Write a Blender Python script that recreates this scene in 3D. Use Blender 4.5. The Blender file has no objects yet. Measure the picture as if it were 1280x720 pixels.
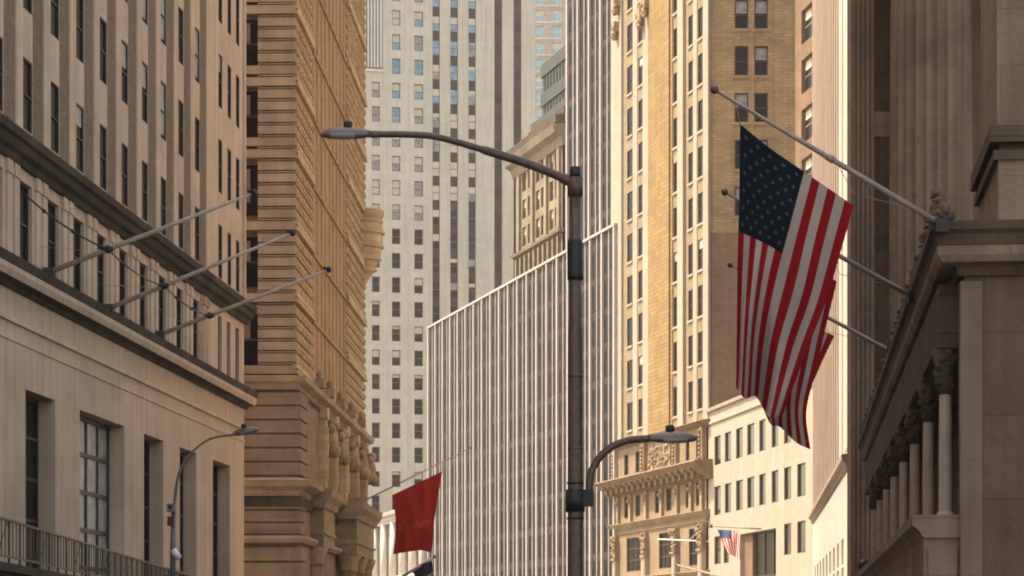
import bpy, math, random
from mathutils import Vector
R = math.radians
random.seed(7)
col = bpy.context.scene.collection
F = 3200.0          # focal length in photo pixels (90 mm on 36 mm, 1280 px wide)
HAZE = 0.00013
HY = 800.0          # horizon row
EYE = 1.7

# ------------------------------------------------------------------ materials
def nm(name, rough=0.8, spec=0.3):
    m = bpy.data.materials.new(name); m.use_nodes = True
    b = m.node_tree.nodes['Principled BSDF']
    b.inputs['Roughness'].default_value = rough
    b.inputs['Specular IOR Level'].default_value = spec
    return m, m.node_tree, b

def stone(name, c, var=0.18, bw=1.2, bh=0.5, joint=0.25, mortar=0.012, bump=0.25, stain=0.25, scale=1.0, streak=0.0, c2=None):
    """masonry: courses by a brick texture in (along the wall, height), mottling, grime blotches"""
    m, nt, b = nm(name, 0.88, 0.2); N = nt.nodes; L = nt.links
    tc = N.new('ShaderNodeTexCoord'); sp = N.new('ShaderNodeSeparateXYZ'); L.new(tc.outputs['Object'], sp.inputs[0])
    ad = N.new('ShaderNodeMath'); ad.operation = 'ADD'; L.new(sp.outputs[0], ad.inputs[0]); L.new(sp.outputs[1], ad.inputs[1])
    cb = N.new('ShaderNodeCombineXYZ'); L.new(ad.outputs[0], cb.inputs[0]); L.new(sp.outputs[2], cb.inputs[1])
    br = N.new('ShaderNodeTexBrick'); L.new(cb.outputs[0], br.inputs['Vector'])
    br.inputs['Scale'].default_value = 1.0
    br.inputs['Brick Width'].default_value = bw; br.inputs['Row Height'].default_value = bh
    br.inputs['Mortar Size'].default_value = mortar; br.inputs['Mortar Smooth'].default_value = 0.3
    c = Vector(c); d = Vector(c2) if c2 else c * (1 - var)
    br.inputs['Color1'].default_value = (*(c * (1 + var * 0.5)), 1)
    br.inputs['Color2'].default_value = (*d, 1)
    br.inputs['Mortar'].default_value = (*(c * (1 - joint)), 1)
    n1 = N.new('ShaderNodeTexNoise'); n1.inputs['Scale'].default_value = 0.35 * scale; n1.inputs['Detail'].default_value = 8
    n1.inputs['Roughness'].default_value = 0.65
    L.new(tc.outputs['Object'], n1.inputs['Vector'])
    rp = N.new('ShaderNodeMapRange'); rp.inputs['From Min'].default_value = 0.3; rp.inputs['From Max'].default_value = 0.7
    rp.inputs['To Min'].default_value = 1 - stain; rp.inputs['To Max'].default_value = 1 + stain * 0.35
    L.new(n1.outputs['Fac'], rp.inputs['Value'])
    mx = N.new('ShaderNodeMixRGB'); mx.blend_type = 'MULTIPLY'; mx.inputs[0].default_value = 1
    L.new(br.outputs['Color'], mx.inputs[1]); L.new(rp.outputs[0], mx.inputs[2])
    # rain streaks: noise stretched in height
    mp = N.new('ShaderNodeMapping'); mp.inputs['Scale'].default_value = (2.2, 2.2, 0.09)
    L.new(tc.outputs['Object'], mp.inputs[0])
    n2 = N.new('ShaderNodeTexNoise'); n2.inputs['Scale'].default_value = 1.0; n2.inputs['Detail'].default_value = 5
    L.new(mp.outputs[0], n2.inputs['Vector'])
    r2 = N.new('ShaderNodeMapRange'); r2.inputs['From Min'].default_value = 0.35; r2.inputs['From Max'].default_value = 0.65
    r2.inputs['To Min'].default_value = 1 - max(streak, 0.10); r2.inputs['To Max'].default_value = 1.04
    L.new(n2.outputs['Fac'], r2.inputs['Value'])
    m2 = N.new('ShaderNodeMixRGB'); m2.blend_type = 'MULTIPLY'; m2.inputs[0].default_value = 1
    L.new(mx.outputs[0], m2.inputs[1]); L.new(r2.outputs[0], m2.inputs[2])
    L.new(m2.outputs[0], b.inputs['Base Color'])
    n3 = N.new('ShaderNodeTexNoise'); n3.inputs['Scale'].default_value = 9 * scale; n3.inputs['Detail'].default_value = 6
    L.new(tc.outputs['Object'], n3.inputs['Vector'])
    am = N.new('ShaderNodeMath'); am.operation = 'MULTIPLY_ADD'; am.inputs[1].default_value = -0.6
    L.new(br.outputs['Fac'], am.inputs[0]); L.new(n3.outputs['Fac'], am.inputs[2])
    bp = N.new('ShaderNodeBump'); bp.inputs['Strength'].default_value = bump; bp.inputs['Distance'].default_value = 0.05
    L.new(am.outputs[0], bp.inputs['Height']); L.new(bp.outputs[0], b.inputs['Normal'])
    return m

def plain(name, c, rough=0.6, spec=0.3, metal=0.0, var=0.15, sc=4.0):
    m, nt, b = nm(name, rough, spec); N = nt.nodes; L = nt.links
    b.inputs['Metallic'].default_value = metal
    tc = N.new('ShaderNodeTexCoord'); n = N.new('ShaderNodeTexNoise'); n.inputs['Scale'].default_value = sc; n.inputs['Detail'].default_value = 6
    L.new(tc.outputs['Object'], n.inputs['Vector'])
    rp = N.new('ShaderNodeValToRGB'); c = Vector(c)
    rp.color_ramp.elements[0].position = 0.3; rp.color_ramp.elements[1].position = 0.7
    rp.color_ramp.elements[0].color = (*(c * (1 - var)), 1); rp.color_ramp.elements[1].color = (*(c * (1 + var)), 1)
    L.new(n.outputs['Fac'], rp.inputs[0]); L.new(rp.outputs[0], b.inputs['Base Color'])
    return m

def cloth(name, c, c2=None):
    m, nt, b = nm(name, 0.85, 0.15); N = nt.nodes; L = nt.links
    tc = N.new('ShaderNodeTexCoord'); n = N.new('ShaderNodeTexNoise'); n.inputs['Scale'].default_value = 3; n.inputs['Detail'].default_value = 5
    L.new(tc.outputs['Object'], n.inputs['Vector'])
    c = Vector(c); rp = N.new('ShaderNodeValToRGB')
    rp.color_ramp.elements[0].color = (*(c * 0.8), 1); rp.color_ramp.elements[1].color = (*(c * 1.15), 1)
    L.new(n.outputs['Fac'], rp.inputs[0]); L.new(rp.outputs[0], b.inputs['Base Color'])
    tr = N.new('ShaderNodeBsdfTranslucent'); L.new(rp.outputs[0], tr.inputs[0])
    ms = N.new('ShaderNodeMixShader'); ms.inputs[0].default_value = 0.35
    out = N['Material Output']
    L.new(b.outputs[0], ms.inputs[1]); L.new(tr.outputs[0], ms.inputs[2]); L.new(ms.outputs[0], out.inputs[0])
    return m

M = {}
M['limestone'] = stone('limestone', (0.64, 0.475, 0.345), 0.07, 1.5, 0.62, 0.10, 0.008, 0.2, 0.16, streak=0.16)
M['lime_smooth'] = stone('smooth_limestone', (0.61, 0.445, 0.31), 0.05, 2.4, 0.9, 0.08, 0.006, 0.15, 0.2, streak=0.14)
M['lime_brick'] = stone('buff_brick', (0.25, 0.18, 0.12), 0.22, 0.24, 0.10, 0.22, 0.012, 0.3, 0.14)
M['grime_shade'] = stone('grimy_shaded_stone', (0.085, 0.065, 0.045), 0.3, 1.6, 2.0, 0.3, 0.02, 0.4, 0.5, 2)  # weathered ledges; also the soffit shade painted as dark stone
M['brownstone'] = stone('rusticated_stone', (0.40, 0.295, 0.205), 0.12, 1.4, 0.6, 0.2, 0.01, 0.4, 0.3, 2)
M['orange'] = stone('orange_brick', (0.50, 0.325, 0.175), 0.25, 0.24, 0.08, 0.2, 0.012, 0.4, 0.22, 1.5, streak=0.3)
M['terracotta'] = stone('ochre_terracotta', (0.56, 0.41, 0.25), 0.12, 0.8, 0.4, 0.2, 0.02, 0.5, 0.25, 2)
M['pale'] = stone('pale_limestone', (0.60, 0.545, 0.45), 0.05, 1.6, 0.8, 0.06, 0.01, 0.15, 0.12, 0.3, streak=0.10)
M['white'] = stone('white_stone', (0.70, 0.66, 0.60), 0.04, 2, 1, 0.08, 0.01, 0.15, 0.10, 0.3)
M['ribst'] = stone('white_rib_stone', (0.46, 0.405, 0.375), 0.06, 9, 3.8, 0.12, 0.03, 0.1, 0.15, 0.3)
M['spandrel'] = stone('mauve_spandrel', (0.066, 0.050, 0.048), 0.3, 1.1, 1.3, 0.3, 0.04, 0.2, 0.3, 0.6)
M['maroon'] = stone('maroon_spandrel', (0.085, 0.058, 0.058), 0.2, 2, 1.2, 0.3, 0.03, 0.2, 0.2, 0.6)
M['cream'] = stone('cream_stone', (0.40, 0.335, 0.265), 0.05, 1.5, 0.7, 0.08, 0.01, 0.15, 0.12, 0.5, streak=0.12)
M['buff'] = stone('shaded_buff_stone', (0.29, 0.215, 0.135), 0.08, 1.4, 0.6, 0.12, 0.01, 0.2, 0.2, 0.6)  # tan stone, darkened to carry the shade of recesses and cornice
M['basest'] = stone('dark_base_stone', (0.27, 0.195, 0.135), 0.10, 1.4, 0.6, 0.2, 0.01, 0.4, 0.3, 2)
M['tanbrick'] = stone('tan_brick', (0.31, 0.205, 0.085), 0.14, 1.6, 0.42, 0.35, 0.035, 0.35, 0.2, 0.8)
M['sidebrick'] = stone('side_wall_brick', (0.43, 0.29, 0.155), 0.16, 0.9, 0.3, 0.28, 0.03, 0.35, 0.35, 0.8)
M['cornst'] = stone('shaded_cornice_stone', (0.30, 0.205, 0.13), 0.1, 1.2, .25, .3, .02, .6, .35, 3)  # shade on the cornice undersides put into a darker, browner stone
M['sootbrown'] = stone('sooty_brown_stone', (0.165, 0.112, 0.078), 0.06, 2.6, 1.3, 0.25, 0.012, 0.6, 0.4, 2.2, streak=0.25)
M['colst'] = stone('pale_column_stone', (0.46, 0.36, 0.28), 0.04, 3, 3, .1, .01, .3, .3, 3)
M['partywall'] = stone('rendered_party_wall', (0.22, 0.14, 0.09), 0.12, 0.7, 0.28, 0.15, 0.02, 0.3, 0.25, 0.8)
M['carved'] = stone('carved_ochre_stone', (0.38, 0.28, 0.18), 0.12, 1.2, 0.5, 0.15, 0.02, 0.6, 0.35, 4)
M['pinkstone'] = stone('pink_fluted_stone', (0.48, 0.385, 0.32), 0.06, 2, 1.6, 0.12, 0.015, 0.2, 0.18, 0.6)
M['whitewall'] = stone('bright_white_stone', (0.60, 0.55, 0.48), 0.04, 2.2, 1.6, 0.18, 0.02, 0.15, 0.08, 0.5)
M['greystone'] = stone('weathered_grey_stone', (0.275, 0.195, 0.138), 0.06, 2.2, 0.9, 0.2, 0.012, 0.5, 0.35, 1.2, streak=0.3)
M['cornerst'] = stone('pale_corner_stone', (0.25, 0.18, 0.132), 0.05, 3, 0.9, 0.15, 0.01, 0.4, 0.3, 1.2, streak=0.3)
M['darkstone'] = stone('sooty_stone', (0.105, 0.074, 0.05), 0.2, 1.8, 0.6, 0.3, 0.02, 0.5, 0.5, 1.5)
M['oldstone'] = stone('old_buff_stone', (0.27, 0.22, 0.155), 0.12, 1.5, 0.7, 0.2, 0.02, 0.3, 0.35, 0.6)
M['redbrick'] = stone('dusty_red_brick', (0.52, 0.41, 0.35), 0.15, 1.2, 0.5, 0.15, 0.02, 0.2, 0.15, 0.4)
M['green'] = plain('green_glass_cladding', (0.025, 0.042, 0.034), 0.45, 0.2, 0.0, 0.25, 0.2)
M['greenband'] = plain('grey_green_panel', (0.055, 0.068, 0.06), 0.6, 0.15, 0.0, 0.15, 0.5)
M['glass'] = plain('dark_window_glass', (0.022, 0.02, 0.02), 0.12, 0.25, 0, 0.5, 1.3)
M['glassn'] = plain('matt_window_glass', (0.011, 0.009, 0.008), 0.35, 0.05, 0, 0.6, 2.0)
M['blue'] = plain('sky_reflection_blue', (0.20, 0.33, 0.42), 0.15, 0.5, 0, 0.35, 0.8)  # sky reflection in the upper panes painted as blue base colour
M['cyan'] = plain('pale_cyan_glass', (0.30, 0.50, 0.54), 0.15, 0.5, 0, 0.25, 0.5)
M['grey'] = plain('grey_window_glass', (0.30, 0.29, 0.27), 0.3, 0.4, 0, 0.45, 1.5)
M['blind'] = plain('cream_window_blind', (0.62, 0.56, 0.44), 0.8, 0.2, 0, 0.08, 1.5)
M['frame'] = plain('brown_window_frame', (0.16, 0.12, 0.10), 0.6)
M['dull'] = plain('dull_brown_blind', (0.20, 0.155, 0.11), 0.8, 0.2, 0, 0.2, 1.0)
M['framed'] = plain('dark_window_frame', (0.045, 0.035, 0.03), 0.5)
M['metal'] = plain('dark_painted_steel', (0.095, 0.066, 0.05), 0.45, 0.5, 0.3, 0.25, 8)
M['greymetal'] = plain('grey_lamp_housing', (0.16, 0.135, 0.12), 0.4, 0.5, 0.3, 0.15, 5)
M['black'] = plain('black_plastic', (0.012, 0.012, 0.013), 0.45, 0.4)
M['polew'] = plain('weathered_flagpole_paint', (0.42, 0.34, 0.27), 0.5, 0.4, 0, 0.2, 3)
M['poleg'] = plain('grey_flagpole_metal', (0.26, 0.21, 0.19), 0.45, 0.4, 0.2, 0.2, 3)
M['polewhite'] = plain('white_flagpole_paint', (0.50, 0.46, 0.40), 0.5)
M['brass'] = plain('tarnished_ball', (0.10, 0.055, 0.035), 0.35, 0.5, 0.5)
M['lens'] = plain('lamp_lens', (0.35, 0.34, 0.32), 0.2)
M['whitebox'] = plain('white_enamel', (0.8, 0.78, 0.74), 0.4)
M['maroonbox'] = plain('maroon_enamel', (0.09, 0.02, 0.02), 0.5)
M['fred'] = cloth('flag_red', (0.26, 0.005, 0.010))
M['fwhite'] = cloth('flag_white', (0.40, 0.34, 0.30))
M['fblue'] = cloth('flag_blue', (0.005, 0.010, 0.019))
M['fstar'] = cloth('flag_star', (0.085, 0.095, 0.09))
M['sun_red'] = cloth('sunlit_red', (0.62, 0.06, 0.08)); M['sun_white'] = cloth('sunlit_white', (0.85, 0.80, 0.78)); M['sun_blue'] = cloth('sunlit_blue', (0.05, 0.09, 0.26))  # small flag's brighter cloth: sunlight put into the colours
M['pred'] = cloth('banner_red', (0.34, 0.020, 0.016))
M['script'] = cloth('banner_lettering', (0.50, 0.14, 0.07))
M['navy'] = cloth('navy_cloth', (0.02, 0.022, 0.045))
M['asphalt'] = plain('asphalt', (0.05, 0.05, 0.05), 0.9, 0.2, 0, 0.3, 2)
M['paving'] = stone('paving', (0.30, 0.28, 0.25), 0.15, 1.2, 1.2, 0.3, 0.02, 0.2, 0.3)
M['groundm'] = plain('ground_concrete', (0.20, 0.19, 0.17), 0.9, 0.2, 0, 0.2, 0.3)
M['paint'] = plain('road_paint', (0.7, 0.7, 0.66), 0.7)

# ------------------------------------------------------------------ mesh helper
class MB:
    def __init__(s, *mats):
        s.v = []; s.f = []; s.m = []; s.mats = list(mats); s.sm = set()
    def quad(s, pts, m=0):
        i = len(s.v); s.v += [tuple(p) for p in pts]; s.f.append(tuple(range(i, i + len(pts)))); s.m.append(m)
    def box(s, x0, x1, y0, y1, z0, z1, m=0):
        if x0 > x1: x0, x1 = x1, x0
        if y0 > y1: y0, y1 = y1, y0
        i = len(s.v)
        s.v += [(x0,y0,z0),(x1,y0,z0),(x1,y1,z0),(x0,y1,z0),(x0,y0,z1),(x1,y0,z1),(x1,y1,z1),(x0,y1,z1)]
        for q in ((0,3,2,1),(4,5,6,7),(0,1,5,4),(1,2,6,5),(2,3,7,6),(3,0,4,7)):
            s.f.append(tuple(i + k for k in q)); s.m.append(m)
        return s
    def prism(s, prof, x0, x1, m=0):
        """profile [(y,z)...] run along x"""
        n = len(prof); i = len(s.v)
        s.v += [(x0, y, z) for y, z in prof] + [(x1, y, z) for y, z in prof]
        for k in range(n):
            s.f.append((i + k, i + (k + 1) % n, i + n + (k + 1) % n, i + n + k)); s.m.append(m)
        s.f.append(tuple(i + k for k in reversed(range(n)))); s.m.append(m)
        s.f.append(tuple(i + n + k for k in range(n))); s.m.append(m)
        return s
    def wrap(s, prof, x0, x1, y_in, m=0):
        """moulding profile [(out,z)..] running along y=0 from x0 to x1 and returning round the x1 (near) corner to y_in"""
        n = len(prof); i = len(s.v)
        s.v += [(x0, o, z) for o, z in prof] + [(x1 + o, o, z) for o, z in prof] + [(x1 + o, y_in, z) for o, z in prof]
        for r in (0, 1):
            for k in range(n):
                a = i + r * n + k; b = i + r * n + (k + 1) % n
                s.f.append((a, b, b + n, a + n)); s.m.append(m)
        s.f.append(tuple(i + k for k in reversed(range(n)))); s.m.append(m)
        s.f.append(tuple(i + 2 * n + k for k in range(n))); s.m.append(m)
        return s
    def tube(s, pts, rads, seg=10, m=0):
        pts = [Vector(p) for p in pts]
        if not hasattr(rads, '__len__'): rads = [rads] * len(pts)
        i = len(s.v); up = None
        for k, p in enumerate(pts):
            t = (pts[min(k + 1, len(pts) - 1)] - pts[max(k - 1, 0)]).normalized()
            if up is None: up = Vector((0, 0, 1)) if abs(t.z) < 0.9 else Vector((1, 0, 0))
            a = t.cross(up).normalized(); b2 = a.cross(t).normalized(); up = b2
            for q in range(seg):
                an = 2 * math.pi * q / seg
                s.v.append(tuple(p + (a * math.cos(an) + b2 * math.sin(an)) * rads[k]))
        n = len(pts)
        for k in range(n - 1):
            for q in range(seg):
                a = i + k * seg + q; b2 = i + k * seg + (q + 1) % seg
                s.sm.add(len(s.f)); s.f.append((a, b2, b2 + seg, a + seg)); s.m.append(m)
        s.f.append(tuple(i + q for q in reversed(range(seg)))); s.m.append(m)
        s.f.append(tuple(i + (n - 1) * seg + q for q in range(seg))); s.m.append(m)
        return s
    def lathe(s, prof, c=(0, 0), seg=16, m=0, flute=0, fd=0.0, sx=1.0, sy=1.0):
        """[(r,z)..] about a vertical axis at c; flute = number of flutes"""
        i = len(s.v)
        if flute: seg = flute * 4
        for r, z in prof:
            for q in range(seg):
                an = 2 * math.pi * q / seg; rr = r
                if flute: rr = r * (1 - fd * (0, 0.75, 1, 0.75)[q % 4])
                s.v.append((c[0] + rr * math.cos(an) * sx, c[1] + rr * math.sin(an) * sy, z))
        n = len(prof)
        for k in range(n - 1):
            for q in range(seg):
                a = i + k * seg + q; b2 = i + k * seg + (q + 1) % seg
                if not flute: s.sm.add(len(s.f))
                s.f.append((a, b2, b2 + seg, a + seg)); s.m.append(m)
        s.f.append(tuple(i + q for q in reversed(range(seg)))); s.m.append(m)
        s.f.append(tuple(i + (n - 1) * seg + q for q in range(seg))); s.m.append(m)
        return s
    def ball(s, c, r, m=0, sx=1, sy=1, sz=1, seg=12, rings=8):
        s.lathe([(max(r * math.sin(math.pi * k / rings), r * 0.02), c[2] - sz * r * math.cos(math.pi * k / rings)) for k in range(rings + 1)],
                (c[0], c[1]), seg, m, sx=sx, sy=sy)
        return s
    def mesh(s, name):
        me = bpy.data.meshes.new(name); me.from_pydata(s.v, [], s.f)
        for mm in s.mats: me.materials.append(M[mm])
        for p, mi in zip(me.polygons, s.m): p.material_index = mi
        for k in s.sm: me.polygons[k].use_smooth = True
        me.update(); return me
    def build(s, name, parent=None, loc=None, label=None):
        o = bpy.data.objects.new(name, s.mesh(name)); col.objects.link(o)
        if parent: o.parent = parent
        if loc: o.location = loc
        if label: o['label'] = label
        return o

def tag(o, label=None, cat=None, group=None, kind=None):
    if label: o['label'] = label
    if cat: o['category'] = cat
    if group: o['group'] = group
    if kind: o['kind'] = kind
    return o
def empty(name, loc, rz=0.0):
    o = bpy.data.objects.new(name, None); col.objects.link(o)
    o.location = loc; o.rotation_euler = (0, 0, rz); return o

def P(px, py, D):
    """a world point seen at photo pixel (px, py) at depth D"""
    return Vector(((px - 640) / F * D, D, (HY - py) / F * D + EYE))

class Fac:
    """a street front: x runs along it (away from us on the right side, towards us on the left), y out of the wall"""
    def __init__(s, name, label, px0, D0, vp=None, side='R', ang=0.0, cat='building'):
        s.O = Vector(((px0 - 640) / F * D0, D0))
        if side == 'F': s.d = Vector((-math.cos(ang), -math.sin(ang)))
        else:
            s.d = Vector(((vp - 640) / F, 1)).normalized()
            if side == 'L': s.d = -s.d
        s.n = Vector((-s.d.y, s.d.x))
        s.root = empty(name, (s.O.x, s.O.y, 0), math.atan2(s.d.y, s.d.x)); tag(s.root, label, cat)
    def u(s, px, v=0.0):
        k = (px - 640) / F
        return (k * (s.O.y + v * s.n.y) - s.O.x - v * s.n.x) / (s.d.x - k * s.d.y)
    def D(s, u, v=0.0): return s.O.y + u * s.d.y + v * s.n.y
    def uD(s, D): return (D - s.O.y) / s.d.y
    def z(s, px, py, v=0.0): return (HY - py) / F * s.D(s.u(px, v), v) + EYE

def wall_grid(mb, x0, x1, z0, z1, ops, rev=0.3, y=0.0, m=0, mr=None):
    """wall face with real openings (xa,xb,za,zb) and reveals of depth rev"""
    mr = m if mr is None else mr
    xs = sorted(set([x0, x1] + [q for o in ops for q in (o[0], o[1]) if x0 < q < x1]))
    zs = sorted(set([z0, z1] + [q for o in ops for q in (o[2], o[3]) if z0 < q < z1]))
    for i in range(len(xs) - 1):
        xm = (xs[i] + xs[i + 1]) / 2; run = None
        mine = [o for o in ops if o[0] < xm < o[1]]
        for k in range(len(zs) - 1):
            zm = (zs[k] + zs[k + 1]) / 2
            hole = any(o[2] < zm < o[3] for o in mine)
            if not hole and run is None: run = zs[k]
            if (hole or k == len(zs) - 2) and run is not None:
                top = zs[k] if hole else zs[k + 1]
                if top > run: mb.quad([(xs[i + 1], y, run), (xs[i], y, run), (xs[i], y, top), (xs[i + 1], y, top)], m)
                run = None
    for a, b, c, d in ops:
        e = y - rev
        mb.quad([(a, y, c), (a, e, c), (a, e, d), (a, y, d)], mr)
        mb.quad([(b, e, c), (b, y, c), (b, y, d), (b, e, d)], mr)
        mb.quad([(a, y, d), (a, e, d), (b, e, d), (b, y, d)], mr)
        mb.quad([(a, e, c), (a, y, c), (b, y, c), (b, e, c)], mr)

_wc = {}
def window(par, x, y, z, w, h, glass='glass', frame='frame', blind=0.0, bars=(1, 1), fw=0.06, name='window', sill=None, blindmat='blind'):
    """sash window: pane, frame bars and a drawn blind; origin at the middle of its sill"""
    key = (round(w, 2), round(h, 2), glass, frame, round(blind, 1), bars, sill, blindmat)
    if key not in _wc:
        b = MB(glass, frame, blindmat, sill or frame)
        b.box(-w/2, w/2, -0.06, 0, 0, h, 0)
        for xx in (-w/2, w/2 - fw): b.box(xx, xx + fw, 0.002, 0.07, 0, h, 1)
        for zz in (0, h - fw): b.box(-w/2 + fw, w/2 - fw, 0.002, 0.066, zz, zz + fw, 1)
        for k in range(1, bars[0] + 1):
            zz = h * k / (bars[0] + 1); b.box(-w/2 + fw, w/2 - fw, 0.002, 0.062, zz - fw/2, zz + fw/2, 1)
        for k in range(1, bars[1]):
            xx = -w/2 + w * k / bars[1]; b.box(xx - fw/2, xx + fw/2, 0.002, 0.058, fw, h - fw, 1)
        if blind > 0: b.box(-w/2 + fw, w/2 - fw, 0.001, 0.02, h * (1 - blind), h - fw, 2)
        if sill: b.box(-w/2, w/2, 0.0, 0.26, -0.22, -0.003, 3)
        _wc[key] = b.mesh(name)
    o = bpy.data.objects.new(name, _wc[key]); col.objects.link(o); o.parent = par; o.location = (x, y, z)
    return o

# ================================================================== ground
def flat(name, mat, pts, z, label=None, kind='structure'):
    b = MB(mat); b.quad([(x, y, z) for x, y in pts]); o = b.build(name); o['kind'] = kind; return o
flat('ground', 'groundm', [(-900, -300), (900, -300), (900, 1500), (-900, 1500)], 0)
# the street bends to the left in the distance, following the building fronts
RL = [(-13, -60), (-9.5, 60), (-6, 170), (-22, 300), (-42, 430)]
RR = [(0.5, -60), (5.5, 60), (9.5, 190), (-2, 280), (-24, 430)]
b = MB('asphalt')
for k in range(4): b.quad([(*RL[k], 0.004), (*RR[k], 0.004), (*RR[k + 1], 0.004), (*RL[k + 1], 0.004)])
b.build('road')['kind'] = 'structure'
for sgn, edge in ((-1, RL), (1, RR)):
    b = MB('paving')
    for k in range(4):
        a, c = edge[k], edge[k + 1]; w = 26 * sgn
        lo = [(a[0], a[1]), (c[0], c[1]), (c[0] + w, c[1]), (a[0] + w, a[1])]
        if sgn > 0: lo = lo[::-1]
        top = [(x, y, 0.13) for x, y in lo]; b.quad(top[::-1])
        b.quad([(a[0], a[1], 0), (c[0], c[1], 0), (c[0], c[1], 0.13), (a[0], a[1], 0.13)])
    b.build('pavement')['kind'] = 'structure'
b = MB('paint')
for k in range(10):
    y = 12 + k * 9; x = -4.5 + (y - 0) * 0.041; b.quad([(x - .07, y, .008), (x + .07, y, .008), (x + .19, y + 3, .008), (x + .05, y + 3, .008)])
b.build('lane_marking')['kind'] = 'structure'

# ================================================================== A: left limestone building
A = Fac('limestone_building', 'long limestone building with piers, two dark ledges and tall deep windows at the left edge', 305, 20 / (0.07125 + 335 / F), 868, 'L')
UN = A.uD(18)                       # near end, well outside the frame
uA = lambda D: A.uD(D)
cols = [76.55 + 3.27 * i for i in range(-5, 9)]
tri = [107.9, 110.0, 112.0]
rows = [16.95 + 3.6 * k for k in range(-0, 5)]
ops = []
for D in cols:
    for z in rows: ops.append((uA(D) - .80, uA(D) + .42, z, z + 2.15))
for D in tri:
    for z in rows: ops.append((uA(D) - .55, uA(D) + .32, z, z + 2.25))
w = MB('limestone', 'lime_brick')
wall_grid(w, 0, UN, 16.4, 76, ops, 0.11)
w.build('upper_wall', A.root)
w = MB('limestone')                 # flat piers beside each window column
for D in cols + [cols[-1] + 3.27]:
    u = uA(D); w.box(u + .47, u + 1.22, -.05, .05, 16.5, 74)
w.box(0, 0.35, -.05, .1, 16.5, 74)
w.build('pier', A.root)
w = MB('lime_brick')
for D in cols:
    u = uA(D)
    w.box(u - 2.0, u - .84, -.1, .012, 16.5, 74)
w.build('brick_strip', A.root)
random.seed(3)
for D in cols + tri:
    for k, z in enumerate(rows):
        ww = 1.22 if D in cols else .87; h = 2.15 if D in cols else 2.25
        window(A.root, uA(D) - (.19 if D in cols else .115), -.09, z, ww, h, 'glassn', 'framed', random.choice([0, 0, 0, .4, .9]) if D in cols[9:] else random.choice([0, 0, 0, 0, .3]), (1, 1), .05, blindmat='spandrel' if False else 'grey')
        s = 1
# upper ledge (dark, weathered)
w = MB('grime_shade'); 
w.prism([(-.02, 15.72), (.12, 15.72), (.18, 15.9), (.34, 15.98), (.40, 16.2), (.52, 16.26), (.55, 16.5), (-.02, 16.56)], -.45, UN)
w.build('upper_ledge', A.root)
# attic storey
ops = []
for D in cols: ops.append((uA(D) - .75, uA(D) + .65, 12.95, 15.35))
for D in tri: ops.append((uA(D) - .42, uA(D) + .42, 12.95, 15.35))
w = MB('limestone'); wall_grid(w, 0, UN, 12.4, 15.9, ops, .2); w.build('attic_wall', A.root)
for D in cols: window(A.root, uA(D) - .05, -.18, 12.95, 1.40, 2.4, 'glassn', 'framed')
for D in tri: window(A.root, uA(D), -.18, 12.95, .84, 2.4, 'glassn', 'framed')
w = MB('limestone')
for D in cols + [cols[-1] + 3.27, 105.9]:
    u = uA(D) + 1.60
    w = MB('limestone')
    for dx in (-.38, .42):
        w.box(u + dx - .26, u + dx + .26, -.02, .08, 12.7, 15.3)
        w.box(u + dx - .31, u + dx + .31, -.02, .12, 15.302, 15.5); w.box(u + dx - .28, u + dx + .28, -.02, .10, 15.502, 15.7)
    w.build('pilaster', A.root)
# main ledge
w = MB('limestone', 'grime_shade')
w.prism([(-.02, 11.95), (.10, 11.95), (.14, 12.08), (.40, 12.13), (-.02, 12.131)], -.45, UN, 1)  # soffit shadow put into the colour, along with its grime
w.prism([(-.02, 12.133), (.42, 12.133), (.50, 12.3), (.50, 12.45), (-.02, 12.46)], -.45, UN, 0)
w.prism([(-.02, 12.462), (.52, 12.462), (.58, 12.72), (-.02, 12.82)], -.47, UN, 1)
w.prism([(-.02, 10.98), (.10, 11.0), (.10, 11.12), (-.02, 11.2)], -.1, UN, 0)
w.prism([(-.02, 10.46), (.04, 10.47), (.04, 10.53), (-.02, 10.55)], -.04, UN, 0)
w.build('main_ledge', A.root)
# tall openings
tall = [(106.3, 110.2), (99.5, 102.8), (93.0, 96.4), (83.3, 89.8), (76.55, 80.1), (69.5, 73.2), (61, 64.5), (52, 55.5)]
ops = [(uA(b2), uA(a), 1.6, 9.2) for a, b2 in tall]
w = MB('lime_smooth'); wall_grid(w, 0, UN, 0, 12.2, ops, .62); w.build('lower_wall', A.root)
for k, (a, b2) in enumerate(tall):
    big = (k == 3)
    window(A.root, (uA(a) + uA(b2)) / 2, -.6, 1.6, uA(a) - uA(b2), 7.6, 'grey' if big else 'glassn', 'framed', 0.0 if not big else 0.0, (5, 4 if big else 2), .14 if big else .11)
w = MB('lime_smooth'); w.box(.02, UN - .02, -24, -.7, 0, 12.3); w.box(.02, UN - .02, -24, -.25, 12.35, 76); w.box(-.0, UN, -24, -.36, 76, 76.5)
w.quad([(0, 0, 0), (0, -24, 0), (0, -24, 76), (0, 0, 76)]); w.quad([(UN, -24, 0), (UN, 0, 0), (UN, 0, 76), (UN, -24, 76)])
w.build('body', A.root)

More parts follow.
